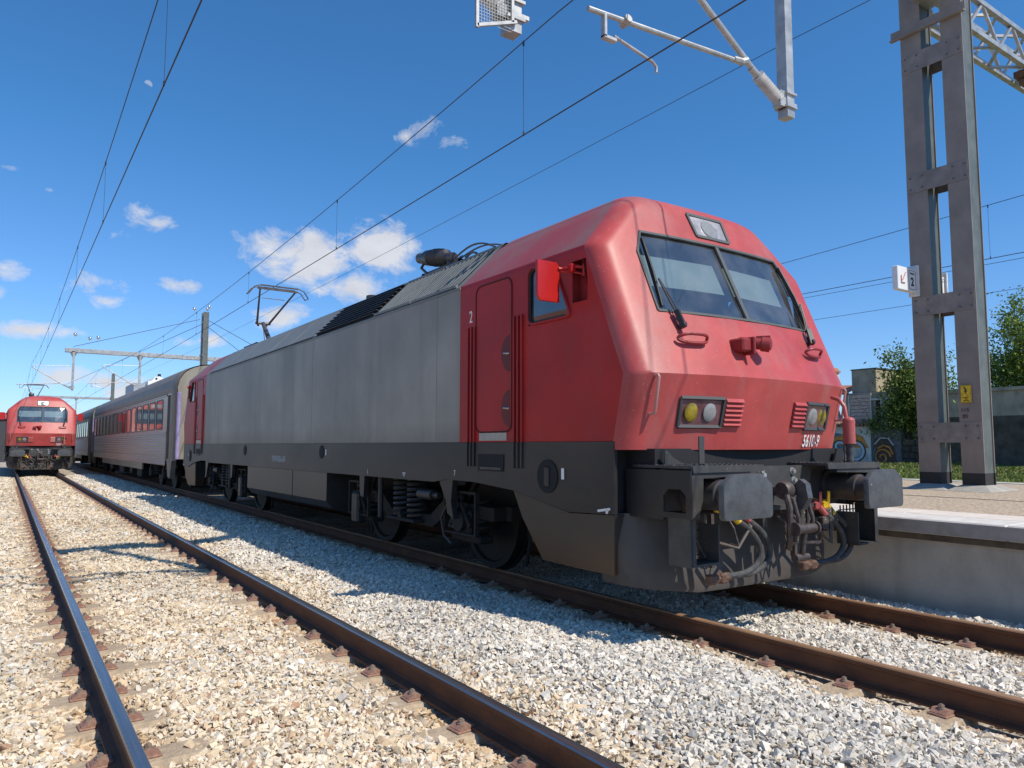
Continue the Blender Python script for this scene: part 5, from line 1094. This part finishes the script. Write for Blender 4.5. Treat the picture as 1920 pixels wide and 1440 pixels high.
for r_ in range(5):
    y = -.9
    while y < 2.4: w = rg.uniform(.35, .8); b.bbox(0 + rg.uniform(-.05, .05), .5, y, y + w - .03, .15 + r_ * .32, .15 + r_ * .32 + .30, .05); y += w
b.build('wall_stones', stone, e)
b = MB(); b.box(.08, .45, -.9, 2.4, .1, 1.7); b.build('wall_core', stone, e)
# graffiti wall
e = empty('graffiti_wall', (36, 20.4, 0)); tag(e, 'white plastered wall with blue, black and orange graffiti behind the locomotive nose', 'wall')
b = MB(); b.box(0, .4, 0, 9.0, .2, 2.42); b.build('plaster', plast, e)
b = MB(); b.box(-.12, .55, 0, 9.0, 2.42, 2.5)
for i in range(40): y = .1 + i * .22; b.cyl((-.22, y, 2.50), (.5, y, 2.64), .085, n=8)
b.build('tile_capping', mat('broken_tiles', (.25, .15, .11), .9, var=.4), e)
blk = mat('black_spray', (.06, .06, .07)); blu = mat('pale_blue_spray', (.5, .58, .62), .7); org = mat('orange_spray', (.62, .26, .05), .7, var=.3); teal = mat('teal_spray', (.08, .19, .24), .7); brn = mat('brown_spray', (.10, .065, .05), .8)
def blob(pts, m, nm, off): b = MB(); b.add([(-off, *p) for p in pts], [tuple(range(len(pts)))]); b.build(nm, m, e, recalc=False)
def ell(cy, cz, ry, rz, n=20, j=.0): return [(cy + ry * math.cos(2 * PI * i / n) * (1 + j * math.sin(5 * i)), cz + rz * math.sin(2 * PI * i / n) * (1 + j * math.cos(4 * i))) for i in range(n)]
blob([(.9, 1.45), (1.3, 2.0), (1.9, 2.1), (2.4, 1.75), (3.2, 1.6), (4.6, 1.75), (5.6, 1.3), (5.4, .55), (3.0, .45), (1.2, .6)], teal, 'graffiti_fill', .004)
blob([(.1, 1.3), (.4, 1.9), (1.1, 2.15), (2.0, 1.85), (2.7, 1.5), (2.5, 1.3), (1.9, 1.5), (1.2, 1.35)], org, 'graffiti_fill', .006)
text('SD', 1.5, 'graffiti_letter', blk, e, frame_mtx((-.008, 1.15, 1.1), (0, -1, 0), (0, 0, 1)), 1.0, bold=.05)
text('SD', 1.45, 'graffiti_letter', blu, e, frame_mtx((-.012, 1.15, 1.1), (0, -1, 0), (0, 0, 1)), 1.0, bold=.0)
text('A K', 1.5, 'graffiti_letter', blu, e, frame_mtx((-.012, 4.0, 1.05), (0, -1, 0), (0, 0, 1)), 1.0, bold=.02)
e = empty('painted_wall_pier', (36, 18.9, 0)); tag(e, 'dark wall pier sprayed with orange and brown curls beside the tree', 'wall')
b = MB(); b.box(.02, .42, 0, 1.5, .2, 2.3); b.build('pier', mat('sooty_plaster', (.14, .135, .135), .9, var=.3), e)
blob([(.2, .5), (.35, 1.6), (.7, 1.95), (1.3, 1.8), (1.4, 1.2), (1.2, .45)], brn, 'graffiti_fill', -.012)
b = MB(); b.tube([(-.004, .95 + (.08 + .022 * i) * math.cos(i * .55), .85 + (.08 + .022 * i) * math.sin(i * .55)) for i in range(18)], .045, 5); b.build('graffiti_curl', org, e)
b = MB(); b.tube([(-.004, .40, 1.0), (-.004, .55, 1.35), (-.004, .85, 1.45), (-.004, 1.15, 1.3)], .05, 5); b.build('graffiti_stroke', org, e)
b = MB(); b.tube([(-.004, .35, 1.45), (-.004, .6, 1.8), (-.004, 1.0, 1.82), (-.004, 1.3, 1.5)], .04, 5); b.build('graffiti_stroke', blu, e)
b = MB(); b.tube([(-.0, 1.45, .3), (-.0, 1.4, .9), (0, 1.25, 1.35)], .05, 6); b.build('graffiti_stroke', teal, e)
# ruined building
e = empty('ruined_building', (37.5, 20.3, 0)); tag(e, 'derelict building with boarded opening, grey rooftop block and broken tiles', 'building')
b = MB(); b.box(0, 5, -.1, 5.5, 0, 2.5); b.box(.1, 5, -.6, 2.35, 2.5, 4.25); b.build('lower_wall', gconc, e)
b = MB(); b.box(.3, 3.8, .80, 2.05, 4.2, 5.5); b.build('rooftop_block', gconc, e)
b = MB(); b.box(.31, 5.5, .70, .796, 3.9, 5.48); b.build('ochre_wall', ycon, e)
b = MB(); b.box(.28, 3.85, .65, 2.1, 5.5, 5.56); b.build('block_capping', mat('dark_capping', (.08, .075, .07), .9), e)
b = MB()
for i in range(7): b.bbox(.04, .085, .95, 2.05, 2.82 + i * .19, 2.82 + i * .19 + .165, .006)
b.build('boarded_window', mat('peeling_boards', (.66, .56, .48), .85, scale=5, col2=(.36, .22, .18), stretch=(1, 1, 4)), e)
b = MB(); b.box(.02, .10, .86, .93, 2.7, 4.2); b.box(.02, .10, 2.07, 2.14, 2.7, 4.2); b.box(.02, .1, -.4, .86, 3.82, 3.92); b.box(.02, .1, .30, .36, 2.7, 3.82); b.build('window_frame', plast, e)
b = MB(); b.box(.05, .095, .36, .62, 2.7, 3.8); b.build('dark_opening', BLACK, e)
b = MB(); b.box(.02, .09, -.3, .28, 2.72, 3.8); b.build('ochre_panel', ycon, e)
b = MB(); b.add([(-.1, 2.0, 4.30), (-.1, 3.6, 4.35), (1.6, 3.6, 4.85), (1.6, 2.0, 4.80), (-.1, 2.0, 4.18), (-.1, 3.6, 4.23)], [(0, 1, 2, 3), (0, 1, 5, 4)]); b.build('tiled_roof', tile, e)
b = MB(); b.prism([(2.3, 2.6), (2.6, 2.6), (3.15, 4.4), (3.15, 5.5), (3.7, 5.5), (3.7, 2.6), (6, 2.6), (6, 1.9), (2.3, 1.9)], 'x', .0, .3); b.box(.3, .9, 3.15, 3.7, 4.2, 5.5); b.build('white_gable', plast, e)
b = MB(); b.box(-.06, .96, 3.08, 3.77, 5.5, 5.6); b.prism([(3.1, 5.6), (3.75, 5.6), (3.62, 5.78), (3.22, 5.78)], 'x', 0, .9); b.build('chimney_cap', tile, e)
b = MB(); rg = random.Random(4)
for i in range(26): y = rg.uniform(-.3, 2.4); b.bbox(-.15, .1, y, y + rg.uniform(.08, .25), 2.5, 2.5 + rg.uniform(.05, .16), .02)
b.build('rubble', mat('pale_rubble', (.45, .38, .32), .9, var=.3), e)
b = MB(); b.box(1.5, 1.7, -1.6, .65, 2.4, 4.7); b.build('blue_grey_wall', mat('blue_grey_wall', (.28, .33, .40), .85), e)
# far house, and a block standing in for a dark train
e = empty('distant_house', (11.8, 92, 0)); tag(e, 'white house with curved gable and orange roof showing above the coach', 'building')
b = MB(); b.prism([(1.3, 0), (1.3, 8.7), (1.7, 8.75), (2.0, 9.2), (2.5, 9.3), (3.0, 9.0), (3.3, 8.6), (3.5, 0)], 'y', 0, 8); b.build('gable_wall', mat('bright_white_wall', (.8, .8, .78), .8, var=.04), e)
b = MB(); b.prism([(2.7, 8.8), (4.6, 8.7), (5.4, 8.3), (5.4, 7.5), (3.4, 7.5)], 'y', .3, 8); b.build('roof', mat('orange_tiles', (.6, .2, .08), .8), e)
b = MB(); b.box(0, 1.28, 1, 8, 0, 8.5); b.build('grey_wing', mat('blue_grey_cladding', (.33, .38, .44), .6, var=.2, scale=2), e)
b = MB(); b.cyl((2.15, -.02, 9.0), (2.15, .02, 9.0), .12, n=10); b.box(2.4, 2.7, .5, .9, 9.1, 9.6); b.build('gable_window', BLACK, e)
e = empty('train_stand_in', (-9, 84, 0)); tag(e, 'dark block with reddish top edge standing in for a train, far left', 'building')  # added block in place of the dark train at the far left
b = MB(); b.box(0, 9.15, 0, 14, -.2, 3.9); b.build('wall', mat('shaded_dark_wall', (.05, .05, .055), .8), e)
b = MB(); b.box(-.2, 9.25, -.2, 14.2, 3.9, 4.35); b.build('top_edge', mat('red_fascia', (.4, .1, .08), .7), e)
# houses behind the camera that the cab window mirrors
e = empty('yellow_house', (-14, 18, 0)); tag(e, 'ochre house across the yard, mirrored in the cab side window', 'building')
b = MB(); b.box(-10, 0, -2, 26, -.2, 7.4); b.build('wall', ycon, e)
for i in range(7):
    for j in range(2):
        b = MB(); b.box(.0, .05, 0 + i * 3.8, 1.2 + i * 3.8, 1.4 + j * 3.1, 3.1 + j * 3.1); b.build('window', COACHG, e)
b = MB(); b.add([(.6, -3, 7.3), (.6, 27, 7.3), (-5, 27, 9.6), (-5, -3, 9.6), (-10.6, 27, 7.3), (-10.6, -3, 7.3)], [(0, 1, 2, 3), (3, 2, 4, 5), (0, 3, 5), (1, 4, 2)]); b.build('roof', tile, e)
